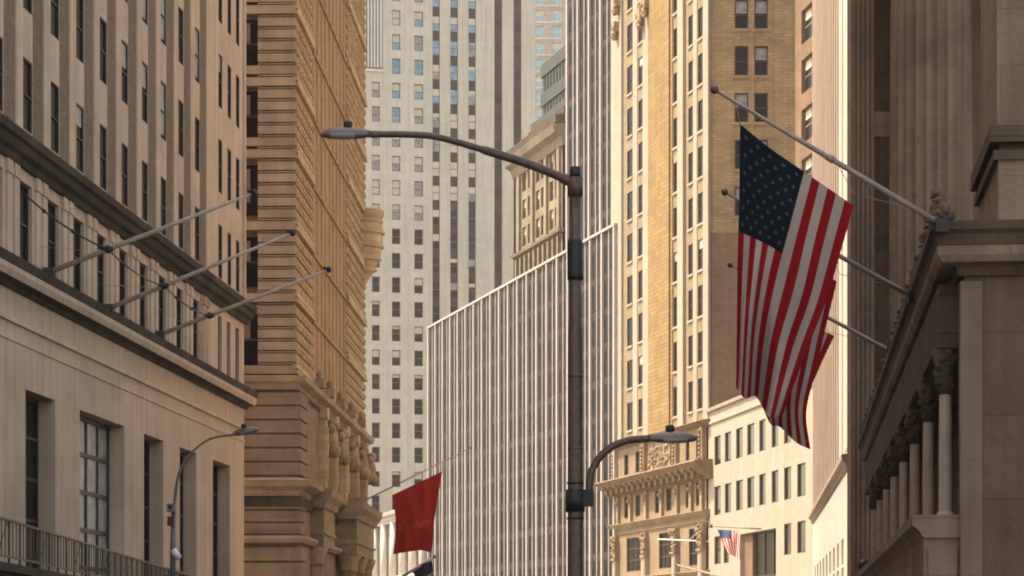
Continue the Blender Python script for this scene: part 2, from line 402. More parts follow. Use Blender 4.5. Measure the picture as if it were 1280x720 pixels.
# terrace with railing at the foot of A
p0 = Vector((-10.36 + .33, 44.0)); p1 = Vector((-12.35, 98.8))
dd = (p1 - p0).normalized(); ln = (p1 - p0).length
T = empty('terrace', (p0.x, p0.y, 0), math.atan2(dd.y, dd.x)); tag(T, 'raised stone terrace with dark iron railing below the tall windows at lower left', 'terrace')
w = MB('darkstone'); w.box(0, ln, 0, 2.2, 0, 3.1); w.box(-.1, ln, -.1, 2.2, 3.1, 3.28); w.build('base_wall', T)
w = MB('metal'); w.box(0, ln, -.03, .03, 4.15, 4.2); w.box(0, ln, -.02, .02, 3.4, 3.44)
w.build('handrail', T)
n = int(ln / 1.5)
pm = None
for k in range(n + 1):
    if pm is None:
        w = MB('metal'); w.box(-.025, .025, -.025, .025, 3.28, 4.16); pm = w.mesh('post')
    o = bpy.data.objects.new('post', pm); col.objects.link(o); o.parent = T; o.location = (k * 1.5, 0, 0)
w = MB('metal')
for k in range(n):
    for q in (.5, 1.0): w.box(k * 1.5 + q - .012, k * 1.5 + q + .012, -.012, .012, 3.441, 4.149)
    if k % 4 == 1: w.tube([(k * 1.5 + .05, .02, 3.44), (k * 1.5 + 1.45, .02, 4.15)], .012, 5)
w.build('balusters', T)['kind'] = 'stuff'

# ================================================================== B: rusticated tower
Bf = Fac('rusticated_tower', 'ochre stone and orange brick tower with banded corners behind the limestone building', 455, 168, 737, 'L')
UB = Bf.uD(128); r0 = Bf.root
nx = lambda px: Bf.u(px)
w = MB('orange', 'brownstone'); w.box(0, UB - .5, -20, -.02, 14, 46); w.build('shaft', r0)
# banded courses on the near corner and on the far corner
w = MB('brownstone', 'terracotta')
uq = nx(389)
z = 15.0; k = 0
zc = []
while z < 45.5:
    big = (k % 6 == 0)
    zc.append((z, big)); z += .6; k += 1
winz = [32.8, 29.2, 25.5, 21.9, 18.0]
def in_win(z): return any(t - 2.5 < z + .2 < t for t in winz)
for z, big in zc:
    pr = .15 if big else .08
    w.box(UB - .6, UB + pr, -1.78, .1, z, z + .42, 0); w.box(UB - .6, UB + pr - .03, -1.78, .07, z + .48, z + .54, 0)
    if not in_win(z): w.box(UB - .6, UB + pr, -2.98, -1.78, z, z + .42, 0)
    w.box(UB - .6, UB + pr, -20, -2.98, z, z + .40 if not big else z + .48, 0)
w.build('banded_front', r0)
w = MB('terracotta')
for (a, c) in ((uq, UB), (.05, nx(432))):
    for z, big in zc:
        if big:
            w.box(a, c - .001, -.05, .24, z + .02, z + .22); w.box(a, c - .001, -.05, .20, z + .30, z + .50)
        else:
            w.box(a, c - .001, -.05, .09, z + .02, z + .42)
            m_ = max(3, int((c - a) / 1.0)); st = (c - a) / m_
            for q in range(m_):
                w.box(a + q * st + .18, a + q * st + st * .62, .09, .15, z + .10, z + .32)
w.build('banded_corner', r0)
w = MB('orange')
for z, big in zc:
    if big: w.box(nx(432), uq, -.05, .10, z + .05, z + .22)
for q in range(9):
    x = nx(432) + (uq - nx(432)) * (q + .5) / 9
    w.box(x - .28, x + .28, -.05, .025, 15, 46)
w.build('brick_face', r0)
for t in winz:
    w = MB('glassn', 'framed', 'dull')
    w.box(UB - .35, UB - .25, -2.98, -1.78, t - 2.5, t, 0)
    w.box(UB - .25, UB - .18, -2.98, -1.78, t - 1.3, t - 1.22, 1)
    w.box(UB - .25, UB - .20, -2.94, -2.2, t - 1.2 if t != 25.5 else t - 1.9, t - .2, 2)
    w.build('window', r0)
# cornice over the base, base block, second cornice
w = MB('brownstone')
w.wrap([(-.4, 14.2), (.15, 14.2), (.3, 14.45), (.65, 14.6), (.7, 14.85), (-.4, 15.0)], 0, UB, -20)
w.build('cornice', r0)
w = MB('basest')
w.box(0, UB + .12, -20, .25, 0, 14.2)
z = 10.05
for z in [9.95 + .70 * k for k in range(6)]:
    w.box(UB - 3.2, UB + .28, -20, .40, z, z + .60)
for z in [7.0 + .62 * k for k in range(3)]: w.box(UB - 2.0, UB + .28, -20, .40, z, z + .52)
for z in [.2 + .78 * k for k in range(8)]: w.box(UB - 2.0, UB + .34, -20, .46, z, z + .66)
w.build('base', r0)
w = MB('brownstone')
pf = [(-.4, 8.9), (.3, 8.9), (.45, 9.15), (1.0, 9.35), (1.1, 9.65), (-.4, 9.9)]
w.wrap(pf, 0, UB + .1, -20)
w.wrap([(-.4, 6.55), (.5, 6.55), (.65, 6.75), (.65, 6.9), (-.4, 6.95)], 0, UB + .1, -20)
w.build('lower_cornice', r0)
w = MB('grime_shade'); w.box(0, UB + .30, -20, .42, 8.35, 8.88); w.box(0, UB + .20, -20, .3, 13.95, 14.19); w.build('dark_band', r0)  # dark bands directly under the two cornices
# entablature blocks over columns
for (Da, Db, pv) in ((133.5, 139, .95), (146.5, 158, 1.5)):
    a, c = Bf.uD(Db), Bf.uD(Da)
    w = MB('carved')
    w.box(a, c, 0, pv, 6.6, 8.6)
    w.box(a - .1, c + .1, 0, pv + .1, 7.2, 7.32)
    q = [(0, 8.6), (pv + .1, 8.6), (pv + .2, 8.9), (pv + .45, 9.2), (pv + .5, 9.55), (0, 9.75)]
    w.prism(q, a - .6, c + .6)
    w.build('entablature_block', r0)
    ks = (c - .7,) if pv < 1.5 else (c - .8, (a + c) / 2, a + .8)
    for x in ks:
        w = MB('carved')
        w.lathe([(.52, 0), (.52, 5.6)], (x, pv - .62), flute=18, fd=.09)
        w.lathe([(.55, 5.6), (.6, 5.75), (.56, 5.85), (.72, 6.3), (.82, 6.598)], (x, pv - .62), 20)
        w.build('column', r0)
# cartouches and pilasters between the two cornices
random.seed(11)
for px in (401, 414, 428, 441, 451):
    x = nx(px)
    w = MB('carved')
    w.ball((x, .5, 12.6), .62, sx=1, sy=.8, sz=1.45)
    w.ball((x, .78, 12.1), .34, sz=1.2); w.ball((x - .45, .6, 13.3), .28); w.ball((x + .45, .6, 13.3), .28)
    w.ball((x, .7, 13.5), .32)
    for q in range(7): w.ball((x + random.uniform(-.9, .9), .42, 12.2 + random.uniform(0, 1.6)), random.uniform(.14, .26), seg=7, rings=5)
    w.build('cartouche', r0)
for px in (394, 407, 421, 434.5, 446):
    x = nx(px); w = MB('terracotta'); w.box(x - .5, x + .5, .24, .62, 9.9, 13.6); w.box(x - .6, x + .6, .24, .72, 13.6, 14.2); w.box(x - .25, x + .25, .62, .70, 10.3, 13.2)
    w.build('pilaster', r0)
for px in (387, 400, 414, 428, 441):
    x = nx(px); w = MB('carved'); w.box(x - .35, x + .35, .3, .8, 15.0, 15.45); w.lathe([(.3, 15.45), (.16, 15.6), (.22, 15.75), (.05, 15.98)], (x, .55), 8); w.build('finial', r0)
for px in (400.5, 414, 428, 440.5):
    window(r0, nx(px), .26, 10.2, 1.6, 1.9, 'glassn', 'framed')
# rounded bay at the far corner
w = MB('terracotta')
zt = Bf.z(455, 266)
c = (.9, .0)
prof = [(.1, zt - 5.0), (.35, zt - 4.6), (.8, zt - 3.9), (1.15, zt - 3.0), (1.32, zt - 2.0), (1.30, zt - 1.1), (1.15, zt - .7), (1.25, zt - .6), (1.4, zt - .35), (1.4, zt - .1), (1.3, zt)]
w.lathe(prof, c, 24)
for zz, rr in ((zt - .75, 1.27), (zt - 1.5, 1.38), (zt - 2.4, 1.33), (zt - 3.2, 1.16), (zt - 3.9, .88)): w.lathe([(rr - .05, zz - .12), (rr + .07, zz - .06), (rr + .07, zz + .06), (rr - .05, zz + .12)], c, 24)
w.build('corner_bay', r0)

# ================================================================== C: pale tower closing the view
ang = R(13.9)
C = Fac('pale_tower', 'tall pale grey-beige tower with small windows and dark vertical strips closing the street', 669, 450, side='F', ang=ang)
uc = C.u; rC = C.root; zC = lambda py: C.z(500, py)
dz = 30.35
mPx = C.D(uc(500)) / F
random.seed(5)
ops = []; wins = []
for (a, b2, k0) in ((465, 475, 3), (490, 500.7, 0), (518, 529, 0), (445, 452.5, 3)):
    for k in range(-1, 22):
        if a < 480 and k < k0: continue
        zt = zC(12.7 + dz * k); zb = zC(12.7 + 19.5 + dz * k)
        ops.append((uc(b2), uc(a), zb, zt)); wins.append((a, k, uc(b2), uc(a), zb, zt))
strips = [(540.7, 550), (563, 572.7), (585.7, 595)]
bands = [(618, 628), (642, 652)]
ztop = zC(-60)
gops = [(uc(478), uc(454.5), zC(88), ztop)]
sops = [(uc(b2), uc(a), 0.5, ztop - .01) for a, b2 in strips + bands]
w = MB('pale'); 
wall_grid(w, uc(669), uc(440), 0, ztop, ops + sops + gops, .5)
w.build('facade_wall', rC)
for (a, k, xa, xb, zb, zt) in wins:
    y = 12.7 + dz * k; r = random.random()
    if a > 485 and y < 150: g, bl = ('blue' if r < .6 else 'grey'), random.choice([0, 0, .5, .9])
    elif y < 270: g, bl = 'grey', random.choice([0, .3, .5, .9])
    else: g, bl = 'glass', random.choice([0, 0, 0, .2, .45])
    window(rC, (xa + xb) / 2, -.45, zb, xb - xa, zt - zb, g, 'frame', bl, (1, 1), .12)
for si, (a, b2) in enumerate(strips):
    w = MB('maroon', 'blue', 'grey', 'blind', 'glass', 'frame')
    xa, xb = uc(b2), uc(a)
    w.box(xa, xb, -.48, -.42, .5, ztop - .02, 0)
    for k in range(-1, 22):
        y = 17.5 + dz * k; zt = zC(y); zb = zC(y + 17.5)
        if y < 130: g = random.choice([1, 1, 1, 2])
        elif y < 245: g = random.choice([2, 3, 3, 2])
        else: g = 4
        w.box(xa + .1, xb - .1, -.42, -.36, zb, zt, g)
        if random.random() < .5 and g != 3: w.box(xa + .1, xb - .1, -.36, -.34, zt - (zt - zb) * random.choice([.25, .5]), zt, 3 if y < 260 or random.random() < .3 else 2)
        w.box(xa, xb, -.42, -.33, (zb + zt) / 2 - .06, (zb + zt) / 2 + .06, 5)
    w.build('window_strip', rC)
for a, b2 in bands:
    w = MB('maroon', 'spandrel'); xa, xb = uc(b2), uc(a); w.box(xa, xb, -.5, -.4, .5, ztop - .02, 0)
    for k in range(-1, 22): w.box(xa + .15, xb - .15, -.4, -.37, zC(30 + dz * k), zC(18 + dz * k), 1)
    w.build('dark_strip', rC)
w = MB('white', 'glass')                            # bright louvre panel
xa, xb = uc(478), uc(454.5); w.box(xa, xb, -.55, -.46, zC(88), ztop, 1)
for k in range(6):
    x = xa + (xb - xa) * (k + .5) / 6; w.box(x - .16, x + .16, -.45, .1, zC(86), ztop - .3, 0)
w.box(xa - .2, xb + .2, -.1, .35, zC(88) - .5, zC(88) - .01, 0)
w.build('louvre_panel', rC)
w = MB('pale')
for px in (481, 508, 533, 557, 580, 604): w.box(uc(px) - .25, uc(px) + .25, -.02, .12, 0, ztop - .5)
w.build('pilaster_strip', rC)
w = MB('pale'); w.box(uc(669) + .01, uc(440) - .01, -40, -.56, 0, ztop); w.box(uc(669), uc(669) + .4, -40, -.02, 0, ztop); w.box(uc(440) - .4, uc(440), -40, -.02, 0, ztop); w.box(uc(669), uc(440), -40, .1, ztop, ztop + .6)
w.build('body', rC)

# ================================================================== D: pink brick tower far behind, E: green glass building
Df = Fac('brick_highrise', 'distant dusty pink high-rise with blue windows, above the green glass block', 740, 560, side='F')
ud = Df.u; zD = lambda y: Df.z(690, y)
ops = []
for a, b2 in ((669, 680), (690, 702), (712, 724)):
    for k in range(-1, 9): ops.append((ud(b2), ud(a), zD(26 + 20.5 * k), zD(12 + 20.5 * k)))
w = MB('redbrick'); wall_grid(w, ud(740), ud(650), 0, zD(-40), ops, .4); w.build('facade_wall', Df.root)
for k, (a, b2, c_, d_) in enumerate(ops): window(Df.root, (a + b2) / 2, -.38, c_, b2 - a, d_ - c_, 'cyan', 'white', (0, .5, 0, .3)[k % 4], (1, 2), .15)
w = MB('redbrick'); w.box(ud(740) + .01, ud(650) - .01, -25, -.46, 0, zD(-40)); w.build('body', Df.root)
for k in range(-1, 9):
    w = MB('white'); w.box(ud(702), ud(668), -.01, .15, zD(28.5 + 20.5 * k), zD(27 + 20.5 * k))
    w.build('sill_band', Df.root)

# helper for right-hand fronts whose rows run to a vanishing point on the left
# ================================================================== F: old stone building seen over the ribbed block
VG = -170
Ff = Fac('old_stone_building', 'weathered buff stone building with a heavy sooty cornice, rising behind the low ribbed block', 703, 331, VG, 'R')
uf = Ff.u; UF = uf(645); zf = Ff.z
zt = zf(690, 158)
ops = []; cw = []
for px in (655, 662, 672, 678.5, 689, 696):
    for k in range(-1, 3):
        zb = zf(659, 305) + 3.75 * k
        if zb + 2.6 < zt - 1: ops.append((uf(px) - .95, uf(px) + .95, zb, zb + 2.6))
w = MB('oldstone'); wall_grid(w, 0, UF, 0, zt, ops, .35); w.build('facade_wall', Ff.root)
for a, b2, c_, d_ in ops: window(Ff.root, (a + b2) / 2, -.33, c_, b2 - a, d_ - c_, 'glassn', 'frame', random.choice([0, .4]), (1, 1), .12)
w = MB('oldstone', 'darkstone')
w.prism([(-.1, zt - 3.5), (.2, zt - 3.5), (.5, zt - 2.4), (1.3, zt - 1.9), (1.6, zt - .9), (-.1, zt - .7)], -1, UF + 1.2, 0)
w.prism([(-.1, zt - .698), (1.2, zt - .698), (1.2, zt + .3), (-.1, zt + .5)], -1, UF + .9, 1)
zs = zf(670, 305); w.prism([(-.1, zs - .5), (.6, zs - .4), (.7, zs), (-.1, zs + .1)], -.5, UF + .5, 0)
w.build('cornice', Ff.root)
w = MB('oldstone')
for k in range(10): 
    x = UF * (k + .5) / 10; w.box(x - .35, x + .35, -.1, .4, zs - 5.5, zs - .8)
for px in (650, 667, 684, 700): w.box(uf(px) - .6, uf(px) + .6, -.1, .35, zs + .1, zt - 3.5)
w.build('pier', Ff.root)
w = MB('oldstone'); w.box(.01, UF - .01, -7.5, -.4, 0, zt); w.box(UF - .3, UF, -7.5, -.01, 0, zt); w.build('body', Ff.root)

E = Fac('green_glass_block', 'dark green glass block with grey bands, between the old cornice and the ribbed tower', 712, 372, VG, 'R')
ue = E.u; ze = E.z
w = MB('green', 'greenband')
UE = ue(678); zt = ze(690, 72)
w.box(0, UE, -14, 0, 0, zt, 0)
for k in range(7):
    z = zt - 4.4 * k; w.box(-.2, UE + .25, -14, .25, z - 1.9, z, 1)
w.build('glass_storeys', E.root)
w = MB('greenband', 'darkstone'); UE2 = ue(668); z2 = ze(680, 147)
w.box(0, UE2, -14, 0.6, 0, z2, 0); w.box(-.2, UE2 + .3, -14, .9, z2 - 2.2, z2 - 1.2, 1); w.build('lower_roof_step', E.root)
w = MB('framed')
for k in range(9): w.box(UE * k / 9, UE * k / 9 + .12, 0, .12, z2, zt - 1.9)
w.build('mullions', E.root)

# ================================================================== G: ribbed modern slab, low block + tall tower
G = Fac('ribbed_office_block', 'long pale office block of closely spaced vertical stone ribs in the middle of the street', 770, 275, VG, 'R')
ug = G.u; UG = ug(537); ztl = 46.2; rG = G.root
bay = 4.75; nb = int(round(UG / bay)); bay = UG / nb; st = 3.8
random.seed(2)
def ribbed(par, x0, nb, z0, z1, y, label=None):
    for k in range(nb + 1):
        x = x0 + k * bay
        w = MB('ribst'); w.box(x - .26, x + .26, y - .5, y + .2, z0, z1); w.build('rib', par)
    for k in range(nb):
        x = x0 + k * bay
        for q in (0, 1):
            xa = x + .30 + q * (bay - .60) / 2; xb = xa + (bay - .60) / 2
            w = MB('spandrel', 'glassn', 'ribst', 'frame')
            w.box(xa, xb, y - .5, y - .06, z0, z1, 0)
            z = z1 - 1.2 - st
            while z > z0 - st:
                zb = max(z, z0 + .02)
                w.box(xa + .12, xb - .12, y - .06, y - .04, zb + .55, z + 3.45, 1)
                if random.random() < 0: w.box(xa + .16, xb - .16, y - .04, y - .03, z + 3.2 - random.choice([.4, .8, 1.4]), z + 3.38, 3)
                z -= st
            if q == 0: w.box(xb - .11, xb + .11, y - .06, y + .05, z0, z1 - .02, 2)
            w.build('window_strip', par)
ribbed(rG, 0.35, nb - 0, 0, ztl, 0)
w = MB('ribst'); w.prism([(-1.5, ztl), (.26, ztl), (.26, ztl + .28), (-1.5, ztl + .32)], -.1, UG + .9); w.build('parapet', rG)
w = MB('spandrel'); w.box(-.05, UG + .8, -18, -.52, 0, ztl); w.build('body', rG)
GT = Fac('ribbed_tower', 'tall ribbed office tower set back above the low ribbed block, right of the lamp post', 770, 275, VG, 'R')
nt_ = 5
ribbed(GT.root, .35, nt_, 46.85, 88, -1.2)
w = MB('spandrel'); w.box(-.05, .35 + nt_ * bay + .4, -25, -1.72, 46.85, 88); w.box(-.1, .35 + nt_ * bay + .5, -25, -.8, 88, 88.6); w.build('body', GT.root)
w = MB('ribst'); w.box(.35 + nt_ * bay + .42, .35 + nt_ * bay + .5, -25, -1.3, 46.85, 88); w.build('end_wall', GT.root)

# ================================================================== H: limestone and tan brick tower with ornate base
H = Fac('ornate_base_tower', 'slender cream stone and tan brick tower with a richly carved lower front, in full sun', 885, 243.5, -80, 'R')
uh = H.u; UH = uh(768); rH = H.root
rowz = [59.5 + 4.45 * 3 - 4.45 * k for k in range(12)]
wc = [(784, 790.5), (798, 804.7), (842, 849), (860.5, 866.5), (872.5, 879)]
ops = [(uh(b2) - .25, uh(a), z, z + 2.95) for a, b2 in wc for z in rowz]
w = MB('buff', 'tanbrick')
wall_grid(w, 0, UH, 22.2, 80, ops, .14); w.build('front_wall', rH)
for a, b2 in wc:
    for z in rowz: window(rH, (uh(a) + uh(b2)) / 2 - .125, -.12, z, uh(a) - uh(b2) + .25, 2.95, 'glassn', 'framed', 0 if random.random() < .85 else .3, (1, 1), .06, sill='cream', blindmat='grey')
for a, b2, pr in ((768, 779, .22), (791.5, 797, .06), (805.5, 812.5, .2), (850, 857, .3), (867, 871.8, .07), (880, 885, .12)):
    w = MB('cream'); w.box(uh(b2) if b2 < 885 else -.35, uh(a), -.05, pr, 22.2, 80); w.build('pier', rH)
w = MB('tanbrick'); w.prism([(-.05, 22.3), (.26, 22.3), (.26, 80), (-.05, 80)], uh(839), uh(813)); w.build('brick_bay', rH)
w = MB('tanbrick'); w.box(uh(841.6), uh(839) - .01, -.05, .1, 22.3, 80); w.build('brick_return', rH)
# carved top ornaments
random.seed(21)
for px, py in ((774, 38), (806, 20), (776, 6), (812, 8)):
    x = uh(px); z = H.z(px, py); w = MB('carved'); 
    w.box(x - .6, x + .6, .1, .75, z - .3, z + .8); w.ball((x, .5, z - .6), .42, sz=1.3)
    for q in range(6): w.ball((x + random.uniform(-.5, .5), .7, z + random.uniform(-1.2, .6)), .25, seg=7, rings=5)
    w.build('carved_bracket', rH)
# base storeys
small = [(782, 787.3), (796, 801.3), (859, 863.5), (872, 876.5)]
mid = [(782, 787.3), (796, 802), (820.5, 826.5), (834.5, 841), (859, 864), (871.8, 877)]
big = [(785, 802.5), (825.5, 842), (863, 877)]
ops = [(uh(b2), uh(a), 19.2, 21.4) for a, b2 in small] + [(uh(b2), uh(a), 14.6, 16.9) for a, b2 in mid] + [(uh(b2), uh(a), 8.9, 12.5) for a, b2 in big]
ops += [(uh(b2), uh(a), 1.0, 6.0) for a, b2 in big]
w = MB('buff'); wall_grid(w, 0, UH, 0, 22.2, ops, .2, y=.15); w.build('base_wall', rH)
for a, b2, c_, d_ in ops: window(rH, (a + b2) / 2, -.04, c_, b2 - a, d_ - c_, 'glassn', 'framed', 0, (1, 1) if b2 - a < 2.2 else (2, 3), .12)
def cor(mb, z, prj, h, m=0, x0=0, x1=UH):
    prof = [(-.05, z), (prj * .16, z), (prj * .22, z + h * .14), (prj * .46, z + h * .36), (prj * .50, z + h * .42), (prj * .76, z + h * .66), (prj * .8, z + h * .72), (prj, z + h * .93), (prj * .97, z + h), (-.05, z + h + .1)]
    mb.prism(prof, x0 - prj, x1 + prj * .5, m)
w = MB('cornst'); cor(w, 22.0, .9, .6); w.build('upper_cornice', rH)
w = MB('cornst'); cor(w, 17.0, 2.0, 1.7)
for k in range(46): w.box(UH * (k + .2) / 46, UH * (k + .65) / 46, .16, .95, 17.15, 17.5)
for k in range(16):
    x = UH * (k + .5) / 16; w.quad([(x - .35, .5, 17.3), (x + .35, .5, 17.3), (x + .35, 1.6, 18.3), (x - .35, 1.6, 18.3)]); w.box(x - .3, x + .3, .4, 1.25, 17.25, 17.75); w.box(x - .3, x + .3, 1.25, 1.6, 17.9, 18.2)
w.build('great_cornice', rH)
w = MB('carved'); cor(w, 13.3, .8, .75); cor(w, 12.75, .35, .3); w.build('string_cornice', rH)
w = MB('carved'); cor(w, 7.7, .7, .6); w.build('sill_course', rH)
for px in (774, 811, 849, 882):
    x = uh(px)
    w = MB('carved'); 
    w.mats.append('cream')
    w.box(x - .62, x + .62, .1, .62, 0, 10.2, 1); w.box(x - .4, x + .4, .62, .68, .6, 9.8, 1)
    w.box(x - .75, x + .75, .1, .8, 10.2, 10.42)
    w.box(x - .6, x + .6, .1, .6, 10.42, 12.75)
    for q in range(40):
        zz = random.uniform(10.5, 12.7); ww = .55 + (zz - 10.5) * .16
        w.ball((x + random.uniform(-ww, ww), .58 + (zz - 10.5) * .1, zz), random.uniform(.10, .22), seg=7, rings=5)
    w.build('carved_pilaster', rH)
w = MB('carved')
for px in (819, 826, 833, 840):
    x = uh(px) + .5
    w.box(x - .8, x + .8, .14, .3, 19.0, 21.7)
    for q in range(16): w.ball((x + random.uniform(-.6, .6), .34, random.uniform(19.3, 21.4)), random.uniform(.12, .24), seg=7, rings=5)
w.build('carved_panel', rH)
for px in (772, 809, 849, 882):
    x = uh(px); w = MB('carved'); w.box(x - .5, x + .5, .1, .55, 18.8, 22.0)
    for q in range(7): w.ball((x, .6, 19.1 + q * .42), .22, seg=7, rings=5)
    w.build('carved_strip', rH)
for px in (776, 791.5, 811, 830.5, 850, 867.5, 881):
    x = uh(px); w = MB('carved'); w.box(x - .4, x + .4, .1, .45, 14.1, 17.0); w.ball((x, .5, 16.3), .3, seg=8, rings=6); w.build('console', rH)
# side wall facing us: H local frame; wall is a frontal plane built as child with own frame
sw = empty('side_wall', (0, 0, 0)); sw.parent = rH; sw.rotation_euler = (0, 0, math.pi - math.atan2(H.d.y, H.d.x))
Dh = 243.5; X0h = (885 - 640) / F * Dh
ls = lambda px: -((px - 640) / F * Dh - X0h)         # local x: negative to the right
zh = lambda py: (HY - py) / F * Dh + EYE
bpy.data.objects.remove(sw)
S = Fac('x', '', 885, Dh, side='F'); srot = S.root.rotation_euler.z; bpy.data.objects.remove(S.root)
def side(mb, name):
    o = mb.build(name, rH); o.rotation_euler = (0, 0, srot - math.atan2(H.d.y, H.d.x)); return o
ops = []
for a, b2 in ((918.5, 935.5), (943, 960)):
    for z in rowz:
        if z > 41: ops.append((ls(b2), ls(a), z + .35, z + 3.15))
w = MB('sidebrick'); wall_grid(w, ls(1020), -.02, 20, 80, ops, .4); side(w, 'side_wall')
swroot = bpy.data.objects.new('x', None)
for a, b2, c_, d_ in ops:
    o = window(rH, 0, 0, 0, b2 - a, d_ - c_, 'glassn', 'framed', random.choice([0, .45, .45]), (1, 1), .12, blindmat='grey')
    rz = srot - math.atan2(H.d.y, H.d.x)
    q = Vector(((a + b2) / 2, -.38)); o.location = (q.x * math.cos(rz) - q.y * math.sin(rz), q.x * math.sin(rz) + q.y * math.cos(rz), c_); o.rotation_euler = (0, 0, rz)
w = MB('sidebrick')
for a, b2, c_, d_ in ops: w.box(a - .15, b2 + .15, -.02, .15, c_ - .3, c_ - .01)
w.box(ls(939.5) - .25, ls(939.5) + .25, -.02, .08, 41, 80); w.box(ls(914) , ls(917), -.02, .05, 41, 80); w.box(ls(966), ls(962), -.02, .05, 41, 80)
side(w, 'side_piers')
w = MB('partywall'); w.box(ls(1020), ls(889), -.2, .12, 0, zh(291)); side(w, 'party_wall')
w = MB('cream'); w.box(ls(1020) , -.4, -29, -.45, 0, 79.9); side(w, 'body')

# ================================================================== I: cream building in sun
I = Fac('cream_building', 'plain sunlit cream building with rows of narrow windows and a big dark entrance', 1024, 52.9 / (.1406 + (1024 - 640) / F), 190, 'R')
ui = I.u; UI = ui(885.3); rI = I.root; zi = 23.3
wc = [(893, 901), (906, 914), (920, 928.5), (934, 943), (949, 957), (964.5, 973), (980, 989), (996.5, 1007)]
ops = [(ui(b2), ui(a), z0, z1) for a, b2 in wc for z0, z1 in ((18.1, 20.8), (13.4, 16.1))]
ops += [(ui(b2), ui(a), 8.8, 11.4) for a, b2 in (wc[0], (904.5, 911.5), wc[6], wc[7])]
ops += [(ui(970), ui(925), 0.0, 11.2)]
w = MB('cream'); eo = ops[-1]
wall_grid(w, 0, UI, 0, zi, ops, .2)
for x in (eo[0] - .1, eo[1] + .0): w.box(x, x + .1, -.76, -.19, 0, eo[3])
w.box(eo[0], eo[1], -.76, -.19, eo[3], eo[3] + .1)
w.build('facade_wall', rI)
for a, b2, c_, d_ in ops[:-1]: window(rI, (a + b2) / 2, -.18, c_, b2 - a, d_ - c_, 'glass', 'framed', 0, (0, 1), .08)
w = MB('glassn', 'partywall', 'framed'); a, b2, c_, d_ = ops[-1]
w.box(a, b2, -.75, -.70, 0, d_, 0)
for k in range(5): x = a + (b2 - a) * k / 4; w.box(x - .12, x + .12, -.70, -.6, 0, d_, 2)
for z in (3.5, 7.2): w.box(a, b2, -.70, -.62, z, z + .2, 2)
w.box(b2 - 3.2, b2 - .01, -.60, -.4, 0, d_, 1)
w.build('entrance', rI)
w = MB('cream'); w.prism([(-.6, zi), (.25, zi), (.3, zi + .3), (-.6, zi + .35)], -.5, UI - .05); w.prism([(0, zi - 1.2), (.16, zi - 1.2), (.16, zi - 1.0), (0, zi - .9)], 0, UI - .05); w.build('coping', rI)
w = MB('cream'); w.box(.01, UI - .01, -4, -.8, 0, zi); w.box(0, UI, -4, -.2, zi - .1, zi + .3); w.build('body', rI)
# brown upper block rising behind the roof of I
ua, ub = ui(1030, -4.6), ui(994, -4.6)
w = MB('partywall', 'sidebrick'); ops = []
for k in range(9):
    z = 28 + 4.4 * k; x = ui(1010, -4.6); ops.append((x - 2.3, x + 2.3, z, z + 3.0)); 
wall_grid(w, ua, ub, 0, 78, ops, .4, y=-4.6, m=0); w.box(ua, ub, -14, -5.1, 0, 78)
w.build('upper_block', rI, label='brown brick upper block behind the cream roof')
for a, b2, c_, d_ in ops: window(rI, (a + b2) / 2, -4.98, c_, b2 - a, d_ - c_, 'glassn', 'frame', .3, (1, 2), .15)

# ================================================================== J: bright fluted front
J = Fac('fluted_white_building', 'brilliant white stone building with a finely fluted upper front beside the shaded colonnade', 1060, 110, 925, 'R')
uj = J.u; UJ = uj(1016); rJ = J.root; zj = 9.2
w = MB('whitewall', 'pinkstone')
w.box(0, UJ, -20, 0, zj + .3, 60, 1)
w.build('upper_wall', rJ)
w = MB('pinkstone')
x = 10.0
while x < UJ:                                       # shallow pilaster strips
    w.box(x, x + .9, -.05, .07, zj + .8, 60); w.box(x + 1.7, x + 2.1, -.05, .05, zj + .8, 60); x += 3.1
w.box(5.2, 5.6, -.05, .05, zj + .8, 60)
w.build('flutes', rJ)
w = MB('whitewall'); w.box(0, 5.1, -.05, .02, zj + .8, 60); w.box(5.7, 9.6, -.05, .03, zj + .8, 60); w.build('smooth_pier', rJ)
w = MB('pinkstone'); w.prism([(-.05, zj - .1), (.08, zj - .1), (.12, zj + .1), (.28, zj + .25), (.3, zj + .45), (-.05, zj + .5)], -.3, UJ + .3); 
w.build('cornice', rJ)
ops = []
for k in range(9): x = 4.5 + k * 5.3; ops.append((x, x + 3.0, 1, 6.4))
w = MB('whitewall'); wall_grid(w, 0, UJ, 0, zj, ops, .08); w.build('lower_wall', rJ)
for a, b2, c_, d_ in ops: window(rJ, (a + b2) / 2, -.07, c_, b2 - a, d_ - c_, 'grey', 'white', 0, (3, 3), .12)
w = MB('whitewall'); w.box(.01, UJ - .01, -20, -.6, 0, zj + .3); w.box(-.01, .3, -20, -.01, 0, 60); w.build('body', rJ)

# ================================================================== K: giant fluted columns in shade
K = Fac('colossal_column_building', 'shaded building front with giant fluted stone columns behind the corner cornice', 1093, 103, side='F')
rK = K.root; kx = lambda X: K.O.x - X                # local x grows to the left
def kpt(px, D): return (kx((px - 640) / F * D), 103 - D)      # local y = towards us
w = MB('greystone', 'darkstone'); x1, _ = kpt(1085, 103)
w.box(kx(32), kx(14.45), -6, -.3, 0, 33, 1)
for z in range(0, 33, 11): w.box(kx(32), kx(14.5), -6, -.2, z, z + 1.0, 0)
w.box(kx(32), kx(16.2), -6, .3, 0, 33, 0)
w.build('back_wall', rK)
cx, cy = kpt(1163.5, 90)
w = MB('greystone')
w.lathe([(1.6, 3.2), (1.62, 3.5), (1.5, 3.7), (1.46, 3.9)], (cx, cy), 40); w.lathe([(1.45, 3.9), (1.45, 18), (1.36, 30)], (cx, cy), flute=24, fd=.11)
w.box(cx - 1.8, cx + 1.8, cy - 1.8, cy + 1.8, 2.8, 3.2); w.build('column', rK)
cx2, cy2 = kpt(1240, 90)
